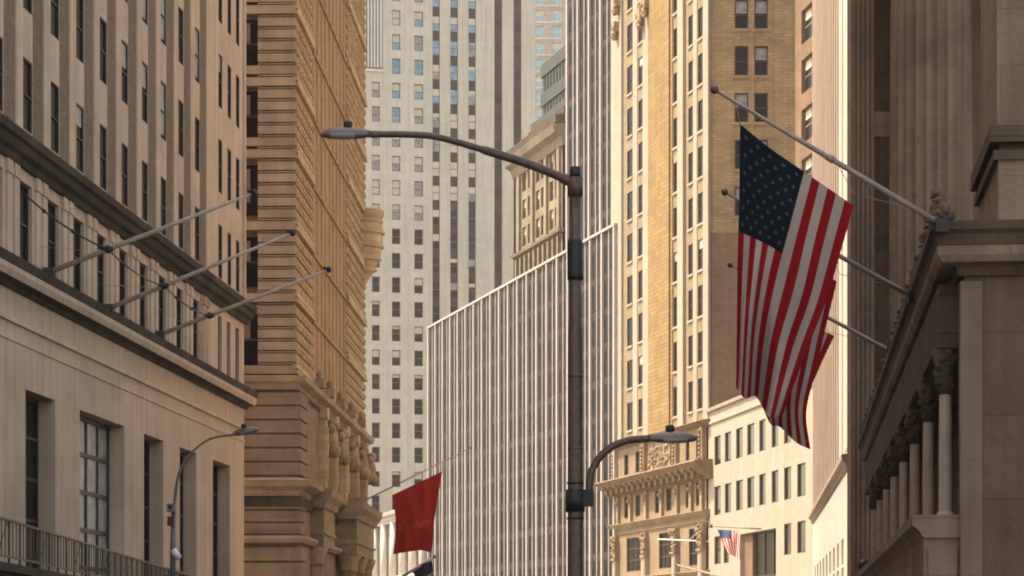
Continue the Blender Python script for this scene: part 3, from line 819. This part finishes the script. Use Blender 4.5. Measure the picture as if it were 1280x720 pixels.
w = MB('greystone'); cx2 = cx - 4.9
w.lathe([(1.45, 3.2), (1.45, 18), (1.36, 30)], (cx2, cy), flute=24, fd=.075); w.box(cx2 - 1.8, cx2 + 1.8, cy - 1.8, cy + 1.8, 2.8, 3.2); w.build('column', rK)
xa, ya = kpt(1064, 99); xb, yb = kpt(1093, 99)
w = MB('greystone'); w.box(xb, xa, ya - 1.2, ya, 0, 30)
for k in range(5):
    x = xb + (xa - xb) * (k + .5) / 5; w.box(x - .055, x + .055, ya, ya + .07, 3, 30)
w.build('corner_pier', rK)
w = MB('greystone'); w.box(kx(32), xa - .1, -6.4, 15.5, 30, 33.5); w.box(kx(32), xa + .5, -6.5, 16.2, 33.5, 34.3); w.build('entablature', rK)
w = MB('greystone'); w.box(kx(32), xa - .05, -6.4, 16.5, 0, 2.8); w.build('podium', rK)

# ================================================================== L: nearest building on the right
Lb = Fac('corner_cornice_building', 'dark stone corner building with deep cornice over a row of small columns at right', 1205, 40, 992, 'R')
rL = Lb.root; UL = Lb.uD(84); 
ZT = 8.17
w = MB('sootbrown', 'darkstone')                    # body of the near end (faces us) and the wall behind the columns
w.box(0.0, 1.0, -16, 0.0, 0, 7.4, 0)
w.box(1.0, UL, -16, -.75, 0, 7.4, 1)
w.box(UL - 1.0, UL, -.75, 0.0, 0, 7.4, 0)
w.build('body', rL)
w = MB('cornerst'); w.box(-.05, .4, -.28, .06, 0, 7.3); w.build('corner_pilaster', rL)
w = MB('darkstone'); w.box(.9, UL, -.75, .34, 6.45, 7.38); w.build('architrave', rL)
# cornice, with return across the near end (profile measured outward)
def wrapL(mb, prof, m=0, yin=-16):
    n = len(prof); i = len(mb.v)
    mb.v += [(UL + .3, o, z) for o, z in prof] + [(-o, o, z) for o, z in prof] + [(-o, yin, z) for o, z in prof]
    for r in (0, 1):
        for k in range(n):
            a = i + r * n + k; c = i + r * n + (k + 1) % n
            mb.f.append((a, c, c + n, a + n)); mb.m.append(m)
    mb.f.append(tuple(i + k for k in range(n))); mb.m.append(m); mb.f.append(tuple(i + 2 * n + k for k in range(n))); mb.m.append(m)
w = MB('darkstone', 'greystone')
wrapL(w, [(-.3, 7.38), (.10, 7.38), (.12, 7.5), (.16, 7.56), (-.3, 7.56)], 0)
wrapL(w, [(-.3, 7.562), (.36, 7.562), (.42, 7.66), (.44, 7.80), (-.3, 7.80)], 1)
wrapL(w, [(-.3, 7.802), (.44, 7.802), (.46, 7.98), (.54, 8.04), (.54, 8.17), (-.3, 8.2)], 0)
w.build('cornice', rL)
w = MB('greystone'); w.quad([(UL, 0, 8.18), (UL, -16, 8.18), (0, -16, 8.18), (0, 0, 8.18)]); w.build('roof', rL)
# ledge under the columns
w = MB('greystone')
n = 3
w.prism([(-.7, 3.30), (.62, 3.30), (.7, 3.42), (.8, 3.5), (.8, 3.66), (-.7, 3.66)], .01, UL)
w.prism([(-.7, 2.2), (.62, 2.2), (.62, 3.3), (-.7, 3.3)], .08, UL)
w.prism([(-.7, 0), (.85, 0), (.85, 2.1), (-.7, 2.2)], -.05, UL)
w.box(.02, .08, .1, .55, 2.35, 3.15)
w.build('ledge', rL)
random.seed(31)
capm = None
for k in range(8):
    D = 41.0 + 5.17 * k; 
    if D > 82: break
    x = Lb.uD(D)
    o = MB('colst'); o.lathe([(.14, 3.66), (.14, 3.72), (.105, 3.76), (.105, 4.6), (.095, 5.63)], (0, 0), flute=12, fd=.06)
    o.box(-.15, .15, -.15, .15, 3.62, 3.67)
    c = o.build('column', rL, (x, .23, 0))
    q = MB('darkstone')
    q.lathe([(.10, 5.63), (.13, 5.75), (.15, 6.0), (.2, 6.35)], (0, 0), 12)
    for j in range(30):
        an = random.uniform(0, 6.28); zz = 5.7 + .62 * random.random(); rr = .10 + (zz - 5.7) * .13
        q.ball((rr * math.cos(an), rr * math.sin(an), zz), random.uniform(.04, .085), seg=7, rings=5)
    q.box(-.24, .24, -.22, .12, 6.36, 6.448)
    cc = q.build('capital', c)
# carved cresting along the cornice edge
for k in range(22):
    x = .3 + k * 1.9
    if x > UL: break
    q = MB('sootbrown', 'darkstone'); s = (.34, .32, .30)[k] if k < 3 else .24
    for j in range(7):                              # a fan of curled leaves over a scrolled base
        an = (j - 3) * .42; px_, pz_ = math.sin(an), math.cos(an)
        q.tube([(x, .26, 8.15), (x + s * .7 * px_, .30, 8.2 + s * 1.1 * pz_), (x + s * 1.15 * px_, .40, 8.2 + s * 1.75 * pz_), (x + s * 1.3 * px_, .50, 8.2 + s * 1.6 * pz_)], [s * .13, s * .2, s * .17, s * .06], 7, k % 2)
    for j in range(9): q.ball((x + random.uniform(-s, s), .30 + random.uniform(-.1, .15), 8.2 + random.uniform(0, s * .8)), random.uniform(.05, .12), seg=7, rings=5)
    q.build('carved_crest', rL)
# attic block above the near end
w = MB('greystone', 'darkstone')
xs0 = Lb.uD(41); 
va = -.58
w.box(.35, 4.6, -16, va + .02, 8.17, 9.25, 0)
w.box(.75, 4.6, -16, va - .05, 9.78, 16.5, 0)
w.box(.62, 4.2, va - .42, va + .02, 9.80, 16.4, 0)
w.build('attic_block', rL)
w = MB('darkstone')
w.box(.28, 4.7, -16, va + .10, 9.25, 9.40); w.box(.45, 4.6, -16, va + .0, 9.40, 9.52); w.box(.22, 4.75, -16, va + .16, 9.52, 9.78)
w.build('attic_moulding', rL)

# ================================================================== N: small white classical building down the street
Nf = Fac('white_classical_building', 'small bright classical building with balcony far down the street beside the red banner', 537, 372, -80, 'R')
un = Nf.u; UNn = un(452); zn = Nf.z(490, 642)
ops = []
for k in range(5):
    x = 4 + k * 8.5; ops += [(x, x + 3, 4, 9.0), (x, x + 3, 11.6, 15.2)]
w = MB('cream'); wall_grid(w, 0, UNn, 0, zn, ops, .5); w.build('facade_wall', Nf.root)
for a, b2, c_, d_ in ops: window(Nf.root, (a + b2) / 2, -.45, c_, b2 - a, d_ - c_, 'glassn', 'frame', .3, (1, 2), .15)
w = MB('white')
w.prism([(-.1, zn - 1.6), (.5, zn - 1.6), (.7, zn - .8), (1.6, zn - .5), (1.8, zn), (-.1, zn + .2)], -1, UNn + 1)
for k in range(30): x = UNn * (k + .3) / 30; w.box(x, x + .6, .3, 1.3, zn - 1.2, zn - .82)
w.build('cornice', Nf.root)
w = MB('white'); w.box(-.2, UNn, 0, 1.5, 9.8, 10.4); w.box(-.2, UNn, 1.3, 1.45, 11.3, 11.5)
for k in range(70): x = UNn * (k + .3) / 70; w.box(x, x + .3, 1.32, 1.43, 10.4, 11.3)
w.build('balcony', Nf.root)
for k in range(6):
    w = MB('white'); x = 1.2 + k * 8.5; w.lathe([(.6, 11.5 - 1), (.5, zn - 1.6)], (x, .6), 12); w.lathe([(.6, 0), (.5, 9.8)], (x, .6), 12); w.build('column', Nf.root)
w = MB('cream'); w.box(.01, UNn - .01, -15, -.55, 0, zn); w.build('body', Nf.root)

# ================================================================== street lamps
def head(par, base, dirv, L, name='luminaire', matp='greymetal'):
    """cobra head: flattened tapering housing from base along dirv (horizontal)"""
    d = Vector(dirv).normalized(); s = Vector((-d.y, d.x, 0)).normalized(); up = d.cross(s) * 1.0
    if up.z < 0: up = -up
    mb = MB(matp, 'lens'); prof = [(0, .055, .05), (.12, .075, .065), (.3, .13, .085), (.55, .165, .09), (.8, .15, .075), (.95, .09, .045), (1.0, .03, .02)]
    i = len(mb.v); seg = 12
    for t, hw, hh in prof:
        hh *= 1.45
        for q in range(seg):
            an = 2 * math.pi * q / seg; zz = math.sin(an) * hh * (1 if math.sin(an) > 0 else .55)
            mb.v.append(tuple(Vector(base) + d * (t * L) + s * (math.cos(an) * hw) + up * zz))
    for k in range(len(prof) - 1):
        for q in range(seg):
            a = i + k * seg + q; b2 = i + k * seg + (q + 1) % seg
            low = q >= seg // 2 and 2 <= k <= 3
            mb.sm.add(len(mb.f)); mb.f.append((a, b2, b2 + seg, a + seg)); mb.m.append(1 if low else 0)
    mb.f.append(tuple(i + q for q in range(seg))); mb.m.append(0); mb.f.append(tuple(i + (len(prof) - 1) * seg + q for q in range(seg))); mb.m.append(0)
    h = mb.build(name, par)
    pc = MB('black'); p = Vector(base) + d * (L * .45) + up * .085
    pc.lathe([(.065, p.z - .01), (.075, p.z + .08), (.07, p.z + .13), (.02, p.z + .15)], (p.x, p.y), 12); pc.build('photocell', h)
    return h
def spline(pts, n=10):
    pts = [Vector(p) for p in pts]; q = [pts[0] * 2 - pts[1]] + pts + [pts[-1] * 2 - pts[-2]]; out = []
    for i in range(1, len(q) - 2):
        for k in range(n):
            t = k / n; a, b2, c, d = q[i - 1], q[i], q[i + 1], q[i + 2]
            out.append(.5 * ((2 * b2) + (c - a) * t + (2 * a - 5 * b2 + 4 * c - d) * t * t + (3 * b2 - a - 3 * c + d) * t ** 3))
    out.append(pts[-1]); return out

DL = 42.0
base = P(719, 760, DL); base.z = 0.13
LP = empty('street_lamp', base); tag(LP, 'tall dark steel street lamp with a long arm left and a short arm right', 'street lamp')
def q(px, py, dD=0): return P(px, py, DL + dD) - base
w = MB('metal')
w.lathe([(.22, 0), (.22, .25), (.16, .5), (.13, .9), (.125, 4), (.118, q(0, 420).z), (.105, q(0, 400).z), (.10, q(0, 232).z)], (0, 0), 20)
w.build('pole', LP)
w = MB('black'); xt = q(713.5, 212).x
w.lathe([(.09, q(0, 224).z), (.09, q(0, 209).z), (.05, q(0, 208).z)], (0, 0), 14)
w.build('pole_cap', LP)
w = MB('metal'); w.tube(spline([q(719, 230), q(700, 221), q(660, 205), q(600, 186), q(545, 171), q(505, 168), q(462, 168)], 8), [.088] * 8 + [.072] * 16 + [.055] * 25, 10)
w.build('arm', LP)
w = MB('metal'); w.lathe([(.125, q(0, 245).z), (.125, q(0, 222).z)], (0, 0), 16); w.build('arm_collar', LP)
head(LP, q(463, 168.5), q(401, 169) - q(463, 168.5), 62 / F * DL)
w = MB('metal'); w.tube(spline([q(722, 628), q(735, 620), q(739, 590), q(757, 564), q(783, 551), q(812, 548)], 8), .062, 10); w.build('arm', LP)
head(LP, q(810, 548.5), q(870, 549) - q(810, 548.5), 61 / F * DL)
w = MB('black'); w.lathe([(.16, q(0, 640).z), (.16, q(0, 612).z)], (0, 0), 16); w.box(.10, .30, -.09, .09, q(0, 633).z, q(0, 612).z); w.build('arm_clamp', LP)
w = MB('black'); w.lathe([(.128, q(0, 350).z), (.132, q(0, 345).z), (.132, q(0, 306).z), (.12, q(0, 300).z)], (0, 0), 18); w.build('pole_sleeve', LP)
w = MB('black')
for z in (q(0, 604).z, q(0, 648).z): w.lathe([(.137, z - .02), (.137, z + .02)], (0, 0), 18)
w.build('pole_band', LP)
w = MB('metal')
for zz in (q(0, 470).z, q(0, 560).z): 
    w.lathe([(.118, zz - .03), (.127, zz - .02), (.127, zz + .02), (.118, zz + .03)], (0, 0), 18)
w.box(-.05, .05, -.132, -.10, q(0, 690).z, q(0, 668).z)
w.build('pole_joint', LP)

D2 = 70.0
base = P(216, 760, D2); base.z = 0.13
LP2 = empty('street_lamp', base); tag(LP2, 'thin grey street lamp with one curved arm in front of the limestone wall', 'street lamp')
def q2(px, py): return P(px, py, D2) - base
w = MB('greymetal'); w.tube([(0, 0, 0), q2(216, 690), q2(217, 640)], [.10, .075, .06], 12); w.build('pole', LP2)
w = MB('greymetal'); w.tube(spline([q2(217, 640), q2(223, 595), q2(238, 568), q2(262, 549), q2(293, 543)], 8), [.042] * 16 + [.03] * 17, 8); w.build('arm', LP2)
head(LP2, q2(291, 543.2), q2(323, 537) - q2(291, 543.2), 33 / F * D2)
w = MB('maroonbox', 'greymetal'); p = q2(214, 655); w.box(p.x - .09, p.x + .09, -.15, .1, p.z - .05, q2(0, 646).z, 0); w.box(p.x - .1, p.x + .13, -.17, .12, q2(0, 640).z, q2(0, 630).z, 1)
w.build('control_box', LP2)
w = MB('whitebox'); p = q2(221, 694)
w.tube([p + Vector((-.08, -.2, .14)), p + Vector((.10, -.2, -.10))], [.09, .09], 12); w.build('sensor', LP2)
w = MB('maroonbox'); p = q2(216, 634); w.ball(tuple(p + Vector((-.05, -.12, 0))), .08); w.build('signal_lens', LP2)

# ================================================================== bare flagpoles on the left ledge
gp = 'bare flagpoles on the limestone building'
poles = []
clamps = [(135, 308), (205, 355), (262, 393)]
tipn = ['nearest of the three bare flagpoles slanting out over the left ledge', 'middle of the three bare flagpoles slanting out over the left ledge', 'farthest of the three bare flagpoles slanting out over the left ledge']
for k, (bp, tp, cp) in enumerate((((62, 340), (318, 241), clamps[0]), ((137, 385), (366, 291), clamps[1]), ((201, 418), (411, 337), clamps[2]))):
    D = A.D(A.u(bp[0], .5), .5)
    a = P(bp[0], bp[1], D); t = P(tp[0], tp[1], D + .2); o = empty('flagpole', a); tag(o, tipn[k], 'flagpole', gp)
    w = MB('polew'); w.tube([(0, 0, 0), (t - a) * .5, t - a], [.085, .07, .045], 12); w.build('pole', o)
    w = MB('black'); w.ball(tuple(t - a), .10, sz=1.2); w.ball(tuple((t - a) * .97 + Vector((.05, -.05, .12))), .06); w.build('finial', o)
    f = (cp[0] - bp[0]) / (tp[0] - bp[0]); c_ = (t - a) * f
    w = MB('black'); w.ball(tuple(c_), .13); w.box(c_.x - .2, c_.x + .16, c_.y - .08, c_.y + .08, c_.z - .07, c_.z + .06); w.build('clamp', o)
    w = MB('grime_shade'); w.box(-.2, .12, -.14, .14, -.16, .12); w.build('bracket', o)
    w = MB('polew'); w.tube([c_, c_ * .6 + Vector((-.1, 0, .25)), (t - a) * .03 + Vector((-.5, 0, .7))], .008, 5); w.build('stay_wire', o)
    poles.append(a + c_)
st0 = P(28, 240, 76); pts = [st0] + [p for p in poles]
cen = empty('cable', pts[0]); tag(cen, 'dark sagging cable with knots linking the three bare flagpoles', 'cable')
w = MB('black'); rp = []
for i in range(len(pts) - 1):
    for k in range(12):
        t = k / 12; p = pts[i].lerp(pts[i + 1], t); p.z -= .35 * 4 * t * (1 - t) * .5; rp.append(p - pts[0])
rp.append(pts[-1] - pts[0])
w.tube(rp, .028, 6); w.build('wire', cen)
w = MB('black')
for k in range(3, len(rp), 4): w.ball(tuple(rp[k]), .065, seg=8, rings=6)
w.build('insulators', cen)

# ================================================================== flags
def cr(a, b2, c, d, t): return .5 * ((2 * b2) + (c - a) * t + (2 * a - 5 * b2 + 4 * c - d) * t * t + (3 * b2 - a - 3 * c + d) * t ** 3)
def surf(ctrl, D, wave):
    """ctrl: rows over t (fly), each a list over s (hoist) of photo pixels -> world surface function"""
    nt_, ns = len(ctrl), len(ctrl[0])
    def g(lst, x):
        n = len(lst) - 1; x = min(max(x, 0), 1) * n; i = min(int(x), n - 1); f = x - i
        A_ = lst[i - 1] if i > 0 else lst[0] * 2 - lst[1]; D_ = lst[i + 2] if i + 2 <= n else lst[n] * 2 - lst[n - 1]
        return cr(A_, lst[i], lst[i + 1], D_, f)
    C_ = [[Vector(p) for p in r] for r in ctrl]
    def fn(s, t):
        row = [g([C_[i][j] for i in range(nt_)], t) for j in range(ns)]
        p = g(row, s); return P(p.x, p.y, D + wave(s, t))
    return fn
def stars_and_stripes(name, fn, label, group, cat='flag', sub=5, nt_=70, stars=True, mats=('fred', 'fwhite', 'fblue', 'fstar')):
    o0 = fn(0, 0); mb = MB(*mats); ns = 13 * sub
    for j in range(ns + 1):
        for i in range(nt_ + 1): mb.v.append(tuple(fn(j / ns, i / nt_) - o0))
    for j in range(ns):
        st_ = j // sub
        for i in range(nt_):
            a = j * (nt_ + 1) + i; canton = st_ < 7 and (i + .5) / nt_ < .4
            mb.sm.add(len(mb.f)); mb.f.append((a, a + 1, a + nt_ + 2, a + nt_ + 1)); mb.m.append(2 if canton else st_ % 2)
    if stars:
        for r in range(9):
            for c in range(6 if r % 2 == 0 else 5):
                sc = (7 / 13) * (r + 1) / 10; tc = .4 * ((c * 2 + 1) if r % 2 == 0 else (c * 2 + 2)) / 12
                for sd in (1, -1):
                    pts = []
                    for k in range(10):
                        an = math.pi * k / 5; rr = (.021 if k % 2 == 0 else .009)
                        s_ = sc + rr * math.cos(an); t_ = tc + rr * .53 * math.sin(an)
                        p = fn(s_, t_); e = .003
                        nn = (fn(s_ + e, t_) - p).cross(fn(s_, t_ + e) - p).normalized()
                        pts.append(tuple(p - o0 + nn * .008 * sd))
                    mb.quad(pts, 3)
    o = mb.build(name, loc=o0); tag(o, label, cat, group); return o
gf = 'large American flags on the corner building'
gpr = 'grey flagpoles with ball tips on the corner building'
def wv(s, t): return .30 * math.sin(8.0 * s + 4.0 * t + .4) * (.3 + t) + .10 * math.sin(14 * s - 6 * t) * t + .035 * math.sin(9 * t - 23 * s) * (.3 + t)
def wv2(s, t): return .22 * math.sin(7.5 * s + 3.0 * t + 1.4) * (.3 + t) + .09 * math.sin(17 * s + 6 * t) * t
c1 = [[(925, 155), (961, 184), (1000, 211), (1032, 233), (1067, 257)],
      [(924, 240), (952, 256), (984, 273), (1016, 298), (1050, 318)],
      [(922, 322), (944, 330), (966, 343), (1000, 368), (1032, 378)],
      [(921, 408), (936, 410), (952, 418), (980, 432), (1008, 440)],
      [(920, 484), (931, 498), (945, 496), (961, 521), (979, 518)]]
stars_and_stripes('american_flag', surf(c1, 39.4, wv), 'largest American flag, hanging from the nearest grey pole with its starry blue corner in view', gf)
c2 = [[(931, 268), (962, 292), (995, 316), (1022, 335), (1046, 352)],
      [(933, 340), (958, 358), (986, 375), (1012, 390), (1034, 402)],
      [(938, 410), (958, 425), (978, 442), (1000, 455), (1020, 462)],
      [(945, 470), (960, 484), (976, 497), (992, 508), (1008, 515)],
      [(951, 503), (963, 530), (975, 534), (995, 553), (1013, 562)]]
stars_and_stripes('american_flag', surf(c2, 47, wv2), 'middle American flag, mostly hidden, its lowest tip showing below the largest flag', gf)
c3 = [[(945, 360), (968, 376), (994, 392), (1018, 407), (1043, 420)],
      [(944, 400), (964, 412), (985, 425), (1008, 440), (1030, 447)],
      [(944, 440), (960, 450), (978, 462), (998, 476), (1015, 480)],
      [(946, 475), (958, 484), (972, 494), (986, 504), (998, 508)],
      [(950, 490), (958, 502), (966, 512), (976, 522), (986, 526)]]
stars_and_stripes('american_flag', surf(c3, 58.5, wv), 'farthest American flag, only its red and white fly corner showing beside the fluted wall', gf)
lab = ['nearest grey flagpole with dark ball tip, holding the largest American flag', 'middle grey flagpole with ball tip, half hidden behind the largest American flag', 'farthest grey flagpole on the corner cornice, lowest of the three']
for k, (bp, tp, D) in enumerate((((1174, 279), (893, 112), 39.45), ((1139, 370), (906, 240), 47), ((1111, 438), (913, 331), 58.8))):
    a = P(*bp, D); t = P(*tp, D); o = empty('flagpole', a); tag(o, lab[k], 'flagpole', gpr)
    w = MB('poleg'); w.tube([(0, 0, 0), (t - a) * .5, (t - a) * .995], [.05, .042, .024], 12); w.build('pole', o)
    w = MB('brass'); w.ball(tuple(t - a), .068); w.build('ball_tip', o)
    w = MB('black'); w.box(-.06, .14, -.08, .08, -.14, .06); w.build('bracket', o)
    w = MB('poleg'); p = (t - a)
    w.tube([p * .94, p * .90 + Vector((0, 0, -.08)), P(c1[0][0][0], c1[0][0][1], 39.45) - P(*((1174, 279)), 39.45) if k == 0 else p * .85 + Vector((0, 0, -.1))], .008, 5)
    w.build('halyard', o); w = MB('poleg'); w.tube([p * .45 + Vector((0, 0, -.03)), p * .38 + Vector((0, 0, -.33)), p * .02 + Vector((0, 0, .1))], .006, 5)
    w.tube([p * .5, p * .47], .055, 10); w.build('halyard', o)

# small flag far away on the cream building
DS = 225
fs = surf([[(897, 662), (907, 662.5), (918, 663), (921, 664)], [(902, 675), (910, 676), (918, 677), (924, 678)], [(909, 691), (915, 694), (920, 697), (926, 699)]], DS, lambda s, t: -2.0 * s + .4 * math.sin(9 * s + 3 * t))
stars_and_stripes('american_flag', fs, 'small sunlit American flag hanging in front of the cream building', None, sub=2, nt_=20, mats=('sun_red', 'sun_white', 'sun_blue', 'sun_white'))
a = P(951, 661, 222); t = P(889, 657.5, 226)
o = empty('flagpole', a); tag(o, 'thin dark pole carrying the small sunlit American flag', 'flagpole'); w = MB('poleg'); w.tube([(0, 0, 0), t - a], .07, 8); w.build('pole', o); w = MB('brass'); w.ball(tuple(t - a), .18); w.build('ball_tip', o)
a = P(888, 677, 243); t = P(822, 674, 252)
o = empty('flagpole', a); tag(o, 'bare white flagpole across the carved front of the ornate tower', 'flagpole'); w = MB('polewhite'); w.tube([(0, 0, 0), t - a], .08, 8); w.build('pole', o)
w = MB('polewhite'); w.tube([(t - a) * .4, P(884, 655, 244) - a], .045, 6); w.build('stay_wire', o)
a = P(905, 722, 236); t = P(846, 706, 246)
o = empty('flagpole', a); tag(o, 'bare dark flagpole at the foot of the ornate tower', 'flagpole'); w = MB('poleg'); w.tube([(0, 0, 0), t - a], .09, 8); w.build('pole', o); w = MB('brass'); w.ball(tuple(t - a), .16); w.build('ball_tip', o)

# red banner on the rusticated tower
DR = 151
fr = surf([[(490, 619), (511, 609), (532, 599), (553, 589)], [(494, 645), (512, 640), (531, 634), (546, 630)], [(494, 668), (511, 666), (528, 662), (542, 660)], [(491.5, 693), (509, 690), (526, 688), (540, 691)]], DR, lambda s, t: .30 * math.sin(7 * s + 3 * t) * (.4 + t) + .08 * math.sin(19 * s - 8 * t))
o0 = fr(0, 0); mb = MB('pred'); n1, n2 = 30, 30
for j in range(n1 + 1):
    for i in range(n2 + 1): mb.v.append(tuple(fr(j / n1, i / n2) - o0))
for j in range(n1):
    for i in range(n2):
        a = j * (n2 + 1) + i; mb.sm.add(len(mb.f)); mb.f.append((a, a + 1, a + n2 + 2, a + n2 + 1)); mb.m.append(0)
RB = mb.build('red_banner', loc=o0); tag(RB, 'dark red banner with faint script lettering hanging over the street', 'banner')
cu = bpy.data.curves.new('lettering', 'FONT'); cu.body = 'Cipriani'; cu.shear = .35; cu.size = 1.0
to = bpy.data.objects.new('lettering', cu); col.objects.link(to); bpy.context.view_layer.update()
tm = bpy.data.meshes.new_from_object(to); bpy.data.objects.remove(to)
xs_ = [v.co.x for v in tm.vertices]; x0_, x1_ = min(xs_), max(xs_)
for v in tm.vertices:
    s = .10 + .80 * (v.co.x - x0_) / (x1_ - x0_); t = .62 - v.co.y * .20
    p = fr(s, t); e = .01; nn = (fr(s + e, t) - p).cross(fr(s, t + e) - p).normalized()
    if nn.y > 0: nn = -nn
    v.co = p - o0 + nn * .03
tm.name = 'lettering'; tm.materials.clear(); tm.materials.append(M['script'])
to = bpy.data.objects.new('lettering', tm); col.objects.link(to); to.parent = RB
a = P(457, 625, DR); t = P(588, 560, DR)
o = empty('flagpole', a); tag(o, 'long thin pole above the red banner, fixed to the rusticated tower', 'flagpole'); w = MB('polew'); w.tube([(0, 0, 0), t - a], [.05, .025], 8); w.build('pole', o)
w = MB('brass'); w.ball(tuple(t - a), .06); w.build('ball_tip', o)
w = MB('polew')
for (x, y) in ((490, 619), (553, 589)):
    p = P(x, y, DR) - a; f = p.x / (t - a).x; w.tube([p, (t - a) * f], .015, 5)
w.build('flag_ties', o)
w = MB('carved'); w.box(-1.0, .1, -.2, .2, -.3, .15); w.build('bracket', o)
# dark flag and pale pole below the banner
DN = 160
fd = surf([[(515, 712), (524, 707), (533, 703), (540, 699)], [(519, 722), (527, 719), (535, 716), (541, 712)], [(524, 740), (531, 738), (537, 735), (542, 730)]], DN, lambda s, t: .2 * math.sin(8 * s + 3 * t))
o0 = fd(0, 0); mb = MB('navy', 'fwhite')
for j in range(19):
    for i in range(13): mb.v.append(tuple(fd(j / 18, i / 12) - o0))
for j in range(18):
    for i in range(12):
        a = j * 13 + i; mb.sm.add(len(mb.f)); mb.f.append((a, a + 1, a + 14, a + 13)); mb.m.append(1 if 7 <= i <= 7 else 0)
o = mb.build('navy_flag', loc=o0); tag(o, 'dark navy flag just below the red banner at the bottom edge', 'flag')
a = P(498, 724, DN); t = P(543, 696, DN)
o = empty('flagpole', a); tag(o, 'short pale pole holding the navy flag at the bottom edge', 'flagpole'); w = MB('polewhite'); w.tube([(0, 0, 0), t - a], .09, 8); w.build('pole', o); w = MB('brass'); w.ball(tuple(t - a), .12); w.build('ball_tip', o)
w = MB('metal'); w.tube([(0, 0, 0), (-2.2, 0, -1.6)], .08, 8); w.build('support', o)

# round dark fixture on the shaded pier at the right
a = P(1080, 707, 83.2)
o = empty('dome_fixture', a); tag(o, 'small round black fixture on the ledge end at lower right', 'fixture')
w = MB('black'); w.ball((0, 0, 0), .2); w.build('dome', o); w = MB('metal'); w.tube([(0, 0, .05), (.25, .1, .12), (.9, .2, .15)], .04, 6); w.build('bracket', o)

# ================================================================== light, sky, camera
SE, SA = 60.0, 0.0
sd = Vector((-1, .30, 0)).normalized() * math.cos(R(SE)); sd.z = math.sin(R(SE))      # towards the sun
sl = bpy.data.lights.new('sun', 'SUN'); sl.energy = 2.2; sl.angle = R(.5); sl.color = (1, .89, .70)
so = bpy.data.objects.new('sun', sl); col.objects.link(so); so.rotation_euler = sd.to_track_quat('Z', 'Y').to_euler(); so.location = (0, 0, 150)
wd = bpy.data.worlds.new('World'); bpy.context.scene.world = wd; wd.use_nodes = True
nt = wd.node_tree; bg = nt.nodes['Background']
sky = nt.nodes.new('ShaderNodeTexSky'); sky.sky_type = 'NISHITA'; sky.sun_disc = False
sky.sun_elevation = R(SE); sky.sun_rotation = math.atan2(sd.x, sd.y)
sky.dust_density = 3.0; sky.air_density = 1.0; sky.ozone_density = .6
mx = nt.nodes.new('ShaderNodeMixRGB'); mx.blend_type = 'MULTIPLY'; mx.inputs[0].default_value = 1; mx.inputs[2].default_value = (1.0, .84, .645, 1)
nt.links.new(sky.outputs[0], mx.inputs[1]); nt.links.new(mx.outputs[0], bg.inputs[0]); bg.inputs[1].default_value = .15

hz = MB('asphalt'); hz.box(-420, 420, -60, 700, -1, 180); ho = hz.build('haze'); ho['kind'] = 'stuff'
hm = bpy.data.materials.new('haze_air'); hm.use_nodes = True; hn = hm.node_tree; hn.nodes.remove(hn.nodes['Principled BSDF'])
pv_ = hn.nodes.new('ShaderNodeVolumePrincipled'); pv_.inputs['Density'].default_value = HAZE; pv_.inputs['Color'].default_value = (.98, .95, .90, 1); pv_.inputs['Anisotropy'].default_value = .3
hn.links.new(pv_.outputs[0], hn.nodes['Material Output'].inputs['Volume']); ho.data.materials[0] = hm
cd = bpy.data.cameras.new('camera'); co = bpy.data.objects.new('camera', cd); col.objects.link(co)
cd.sensor_width = 36; cd.lens = 90; co.location = (0, 0, EYE); co.rotation_euler = (math.pi / 2, 0, 0)
cd.shift_y = (HY - 360) / 1280; cd.clip_end = 3000; cd.clip_start = .5
sc = bpy.context.scene; sc.camera = co
sc.view_settings.view_transform = 'Standard'; sc.view_settings.look = 'None'; sc.view_settings.gamma = 1
sc.view_settings.exposure = 1.86
sc.render.engine = 'CYCLES'
sc.cycles.max_bounces = 6; sc.cycles.diffuse_bounces = 4; sc.cycles.glossy_bounces = 2; sc.cycles.transmission_bounces = 2
sc.cycles.use_denoising = True; sc.cycles.filter_width = 1.9
sc.cycles.volume_bounces = 1; sc.cycles.volume_step_rate = 5
sc.cycles.caustics_reflective = False; sc.cycles.caustics_refractive = False
